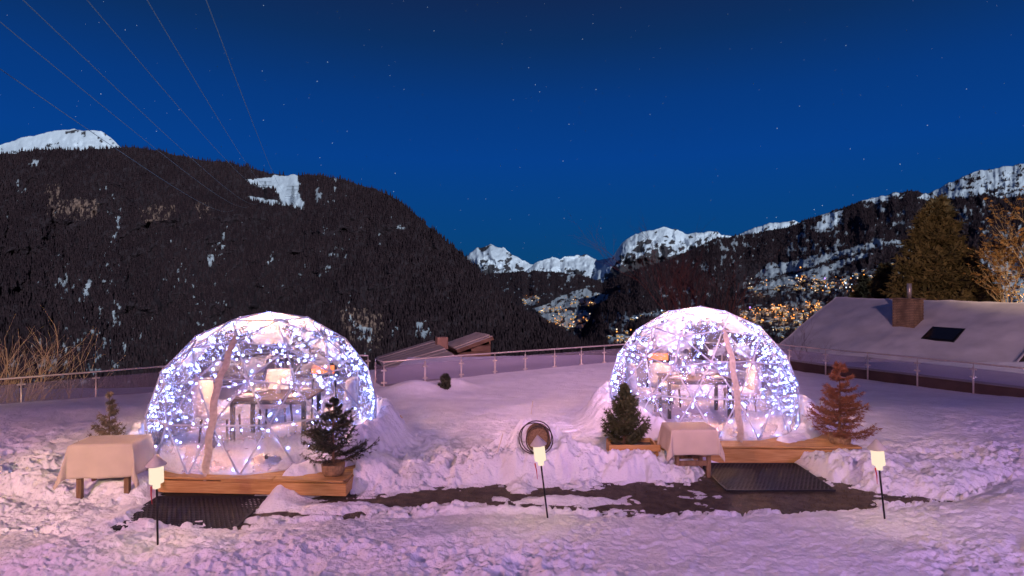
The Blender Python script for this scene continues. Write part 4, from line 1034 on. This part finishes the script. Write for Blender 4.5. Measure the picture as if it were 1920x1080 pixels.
tag(bk.build('brick', M['brick'], chim_o), kind='stuff')
MB().box((cl.x, cl.y, cl.z+1.60), (1.50, 1.30, .07), 0, rzc).build('chimney_cap', M['brick'], chim_o)
MB().tube([(cl.x+.1, cl.y, cl.z+1.63), (cl.x+.1, cl.y, cl.z+2.60)], .13, 14).build('flue_pipe', M['steel'], chim_o, True)
a = roof_px(1768, 627) - Vector(ch.location); sk = MB(); tl = math.atan(SL)
def slab(name, c, w, l, th, dz, m, parent):
    ex = e1*w/2; ey = (e2 + Vector((0,0,-SL))).normalized()*l/2; nz = e1.cross(ey).normalized(); nz = nz if nz.z > 0 else -nz
    c = c + nz*dz; vs = [c-ex-ey, c+ex-ey, c+ex+ey, c-ex+ey]; vs += [v + nz*th for v in vs]
    return MB().add(vs, [(0,3,2,1),(4,5,6,7),(0,1,5,4),(1,2,6,5),(2,3,7,6),(3,0,4,7)]).build(name, m, parent)
s1 = slab('skylight', a, 1.75, 1.55, .16, -.10, M['dark_metal'], ch); slab('pane', a, 1.55, 1.35, .02, .065, M['black_glass'], s1)

# low barn left of centre: two roofs and a timber gable
bn = empty('barn', (-3.5, 26, -6), 'timber barn with two pale panelled roofs beyond the railing corner', 'barn')
B0 = Vector(bn.location)
def panel_roof(name, A, Bq, C, D_, n_, parent, m):
    # A-B ridge, D-C eave; strips run down the slope
    rt = MB(); ins = [Vector(x) - B0 for x in (A, Bq, C, D_)]; A, Bq, C, D_ = ins
    nz = (Bq-A).cross(D_-A).normalized(); nz = nz if nz.z > 0 else -nz
    vs = [A, Bq, C, D_]; vs2 = [v - nz*.16 for v in vs]
    base = MB().add(vs+vs2, [(0,1,2,3),(7,6,5,4),(0,4,5,1),(1,5,6,2),(2,6,7,3),(3,7,4,0)]).build(name, M['barn_wood'], parent)
    for k in range(n_):
        t0, t1 = (k+.06)/n_, (k+.94)/n_; p = [A.lerp(Bq, t0), A.lerp(Bq, t1), D_.lerp(C, t1), D_.lerp(C, t0)]; h_ = .03 + .05*random.random()
        p = [x + nz*.004 for x in p]; q_ = [x + nz*h_ for x in p]
        MB().add(p+q_, [(4,5,6,7),(0,1,5,4),(1,2,6,5),(2,3,7,6),(3,0,4,7)]).build('roof_panel', m, base)
    return base
def RP(px, py, z): Y = (CH-z)*F/(py-HY); return Vector(((px-960)/F*Y, Y, z))
panel_roof('roof', RP(812, 640, -.15), RP(852, 668, -.15), RP(727, 702, -.85), RP(706, 672, -.85), 8, bn, M['roof_tin'])
panel_roof('roof', RP(893, 624.5, .28), RP(924, 631, .28), RP(856, 656, -.28), RP(833, 646, -.28), 6, bn, M['roof_tin'])
a, b_, c, d_ = RP(920, 634, .20), RP(858, 657, -.36), RP(834, 647, -.36), RP(892, 627, .20)
for k in range(11):     # timber boards of the gable facing us
    q = MB(); n_ = 11; zlo = -3.2 + 3.4*k/n_; zhi = zlo + 3.4/n_ - .02
    def edge_at(z):     # how far the board may reach towards the low side
        return 0.0 if z <= -.36 else (z+.36)/.56
    s0 = edge_at(zhi); 
    if s0 > .97: continue
    p0 = b_.lerp(a, s0) - B0; p1 = a - B0; v = p1-p0; m_ = (p0+p1)/2
    q.box((m_.x, m_.y, (zlo+zhi)/2 - B0.z), (math.hypot(v.x, v.y), .06, zhi-zlo), 0, math.atan2(v.y, v.x)).build('wall_board', M['barn_wood'], bn)
q = MB()
for p0, p1 in ((a, d_), (d_, c), (c, b_)):
    q.add([(p0.x-B0.x, p0.y-B0.y, -3), (p1.x-B0.x, p1.y-B0.y, -3), (p1.x-B0.x, p1.y-B0.y, p1.z-B0.z), (p0.x-B0.x, p0.y-B0.y, p0.z-B0.z)], [(0,1,2,3)])
# walls under the lower roof
w0 = [RP(812, 645, -.35), RP(850, 671, -.35), RP(735, 700, -1.0), RP(714, 674, -1.0)]
for p0, p1 in zip(w0, w0[1:]+w0[:1]):
    q.add([(p0.x-B0.x, p0.y-B0.y, -3), (p1.x-B0.x, p1.y-B0.y, -3), (p1.x-B0.x, p1.y-B0.y, p1.z-B0.z), (p0.x-B0.x, p0.y-B0.y, p0.z-B0.z)], [(0,1,2,3)])
q.build('wall', M['barn_wood'], bn)
p = RP(828, 645, -.10) - B0; MB().box((p.x, p.y, p.z+.05), (.5, .4, .55), 0, .4).build('chimney', M['brick'], bn)

# ================================================================== POWER LINE
def pylon(px, py, D_, h, label):
    pz, _, _, _, _ = HL['at'](np.array([px]), np.array([py])); b0 = Vector(pz[0])
    root = empty('pylon', b0, label, 'pylon', 'lattice pylons on the snowy clearing'); q = MB(); w = h*.10
    for sx_ in (-1, 1):
        for sy_ in (-1, 1): q.tube([(sx_*w, sy_*w, -3), (sx_*w*.25, sy_*w*.25, h)], .22, 4)
    for k in range(6):
        z0, z1 = h*k/6, h*(k+1)/6; f0, f1 = 1-.75*k/6, 1-.75*(k+1)/6
        for sy_ in (-1, 1): q.tube([(-w*f0, sy_*w*f0, z0), (w*f1, sy_*w*f1, z1)], .13, 3); q.tube([(w*f0, sy_*w*f0, z0), (-w*f1, sy_*w*f1, z1)], .13, 3)
    q.build('lattice_mast', M['dark_metal'], root)
    for z in (h*.80, h*.98): MB().box((0, 0, z), (h*.62, .5, .6)).build('crossarm', M['dark_metal'], root)
    return b0, h
b1, h1 = pylon(497, 377, 0, 46, 'lattice pylon on the left of the snowy clearing')
b2, h2 = pylon(549, 386, 0, 46, 'lattice pylon on the right of the snowy clearing')
M['cable'] = mat('pale_cable', (.85, .88, .92), .5)  # light put into the material: pale and translucent so the underside looks lit
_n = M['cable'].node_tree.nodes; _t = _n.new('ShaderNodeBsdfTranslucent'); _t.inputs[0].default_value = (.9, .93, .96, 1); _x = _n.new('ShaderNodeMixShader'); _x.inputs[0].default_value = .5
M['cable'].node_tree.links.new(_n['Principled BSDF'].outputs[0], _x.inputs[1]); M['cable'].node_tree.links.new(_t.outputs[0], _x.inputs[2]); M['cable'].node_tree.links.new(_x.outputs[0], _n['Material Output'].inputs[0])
ends = [b1+Vector((-14,0,h1*.8)), b1+Vector((0,0,h1*.98)), b1+Vector((14,0,h1*.8)), b2+Vector((-14,0,h2*.8)), b2+Vector((0,0,h2*.98)), b2+Vector((14,0,h2*.8))]
mids = [(195,238),(270,262),(330,270),(383,272),(437,270),(487,270)]; starts = [(0,80),(10,0),(95,0),(205,0),(305,0),(405,0)]
names = ['leftmost of the six power lines crossing the night sky', 'second power line from the left in the night sky', 'third power line from the left in the night sky', 'third power line from the right in the night sky', 'second power line from the right in the night sky', 'rightmost of the six power lines crossing the night sky']
ends = [P(440,392,1380), P(470,386,1390), P(487,380,1400), b1+Vector((0,0,h1*.8)), b1+Vector((14,0,h1*.8)), b2+Vector((-14,0,h2*.8))]
for e_, st_, md, lb in zip(ends, starts, mids, names):
    Ys = 95.0; a = P(st_[0], st_[1], Ys); a0 = a + (a - e_)*.08
    pts = []
    for k in range(41):
        t = k/40; p = a0.lerp(e_, t); p.z -= 4*16*t*(1-t)
        pts.append(p)
    # lift the near end so that the sag keeps the line through its start
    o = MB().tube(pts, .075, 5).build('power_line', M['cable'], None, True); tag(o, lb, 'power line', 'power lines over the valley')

# ================================================================== VILLAGE
M['chalet_wall'] = mat('village_wall', (.22, .15, .10), .8, var=.3, vs=.3)
M['win'] = emat('lit_window', (1.0, .55, .16), 2.6)
M['lw'] = emat('warm_street_light', (1.0, .37, .075), 2.2); M['lc'] = emat('white_street_light', (1.0, .80, .62), 1.6); M['lv'] = emat('violet_light', (.45, .25, 1.0), 2.5); M['lb'] = emat('blue_white_light', (.5, .7, 1.0), 2.5)
def house_mesh(w, d, h):
    q = MB(); q.box((0,0,h/2-1), (w, d, h+2), 0)
    r = h + w*.24; e = .9
    A = [(-w/2-e, -d/2-e, h-.3), (0, -d/2-e, r), (w/2+e, -d/2-e, h-.3), (-w/2-e, d/2+e, h-.3), (0, d/2+e, r), (w/2+e, d/2+e, h-.3)]
    q.add(A + [(x, y, z+.7) for x, y, z in A], [(6,9,10,7),(7,10,11,8),(0,1,7,6),(1,2,8,7),(3,9,10,4),(4,10,11,5),(0,6,9,3),(2,5,11,8),(0,3,4,1),(1,4,5,2)], 1)
    q.add([(-w/2, -d/2+.02, h-.05), (w/2, -d/2+.02, h-.05), (0, -d/2+.02, r)], [(0,1,2)], 0)
    for x in (-w*.28, w*.05, w*.3):
        for z in (h*.28, h*.70):
            if random.random() < .62: q.box((x, -d/2-.06, z), (1.5, .12, 1.3), 2)
    o = q.build('house', [M['chalet_wall'], M['far_snow'], M['win']]); me = o.data; bpy.data.objects.remove(o); return me
HM_ = [house_mesh(*s_) for s_ in ((12,10,7),(15,11,8),(10,12,6),(18,12,10),(11,9,8))]
def lamp_mesh(m):
    q = MB(); q.tube([(0,0,-1), (0,0,7)], .15, 4); me_ = None
    r = 2.2; b0 = [(r,0,8),(-r,0,8),(0,r,8),(0,-r,8),(0,0,8+r),(0,0,8-r)]
    q.add(b0, [(0,2,4),(2,1,4),(1,3,4),(3,0,4),(2,0,5),(1,2,5),(3,1,5),(0,3,5)], 1)
    o = q.build('street_lamp', [M['dark_metal'], m]); me = o.data; bpy.data.objects.remove(o); return me
LM = {k: lamp_mesh(M[k]) for k in ('lw', 'lc', 'lv', 'lb')}
clusters = [  # hill, x0, x1, y0, y1, slope, houses, lamps, words, colours
    (HR, 1404, 1530, 522, 548, -.06, 20, 16, 'on the far snowy slope above the right dome', 'lw lw lw lc lc'),
    (HR, 1520, 1700, 520, 547, -.04, 34, 76, 'in the upper village left of the tall spruce', 'lw lw lw lw lc lb'),
    (HR, 1600, 1700, 500, 524, -.12, 12, 10, 'on the slope just below the dark wood, left of the spruce', 'lc lw'),
    (HR, 1385, 1546, 574, 604, -.10, 26, 96, 'in the lower village between the right dome and the big roof', 'lw lw lw lw lw'),
    (HR, 1440, 1520, 606, 634, -.05, 12, 5, 'in the dim houses below the lower village', 'lc'),
    (HR, 1820, 1925, 500, 528, -.10, 10, 12, 'on the slope right of the tall spruce', 'lc lw'),
    (HR, 1820, 1925, 538, 574, -.06, 14, 26, 'beside the leafy tree at the right edge', 'lw lw lw'),
    (HM, 975, 1010, 556, 572, 0, 5, 8, 'on the small far field in the valley', 'lw lw lc'),
    (HM, 1030, 1140, 556, 576, -.1, 8, 18, 'on the far snowy meadow in the valley centre', 'lw lc'),
    (HM, 1010, 1115, 584, 616, .2, 22, 52, 'in the bright valley village left of the right dome', 'lw lw lw lw lc'),
    (HR, 1140, 1190, 622, 645, -.05, 8, 12, 'just left of the right dome, low in the valley', 'lw lc'),
    (HR, 1180, 1250, 590, 604, -.1, 5, 6, 'on the dark slope left of the right dome top', 'lc lb'),
]
lit = []
for H_, x0, x1, y0, y1, sl, nh, nl, words, cols in clusters:
    cs = cols.split()
    for what, n_ in (('house', nh), ('lamp', nl)):
        qx = rng.uniform(x0, x1, n_)
        rows = np.floor(rng.random(n_)*4)/3.2 if what == 'lamp' else rng.random(n_)
        qy = y0 + (y1-y0)*np.clip(rows + .10*rng.normal(size=n_), 0, 1) + sl*(qx-(x0+x1)/2)
        pos, _, _, _, _ = H_['at'](qx, qy)
        for i in range(n_):
            if what == 'house':
                o = link('house', random.choice(HM_)); o.location = pos[i] + np.array([0, 0, -.5]); o.rotation_euler = (0, 0, random.uniform(-.9, .9)); tag(o, f'small snow roofed house {words}', 'house', f'houses {words}')
            else:
                o = link('street_lamp', LM[random.choice(cs)]); o.location = pos[i]; o.location.y -= 6; s_ = random.choice((.45, .6, .8, 1.0, 1.5)); o.scale = (s_,)*3; lit.append(o); tag(o, f'tiny bright street lamp {words}', 'street lamp', f'street lamps {words}')
for px_, py_, kk, lb in ((1584,538,'lb','blue white lit church spire light in the upper village'),(1544,528,'lv','violet light in the upper village'),(1492,523,'lb','blue white light at the left end of the upper village'),(1404,583,'lv','violet light at the left end of the lower village'),(1500,507,'lw','single orange lamp on the snowy slope above the upper village')):
    pos, _, _, _, _ = HR['at'](np.array([px_]), np.array([py_])); o = link('street_lamp', LM[kk]); o.location = pos[0]; o.location.y -= 8; o.scale = (2.0,)*3; tag(o, lb, 'street lamp')

for i, o in enumerate(lit):
    if i % 3 == 0 and o.data == LM['lw']:
        l = lamp('lamp_light', 'POINT', (0, -1.5, 9), energy=26000, color=(1.0, .50, .16), shadow_soft_size=1.0); l.parent = o
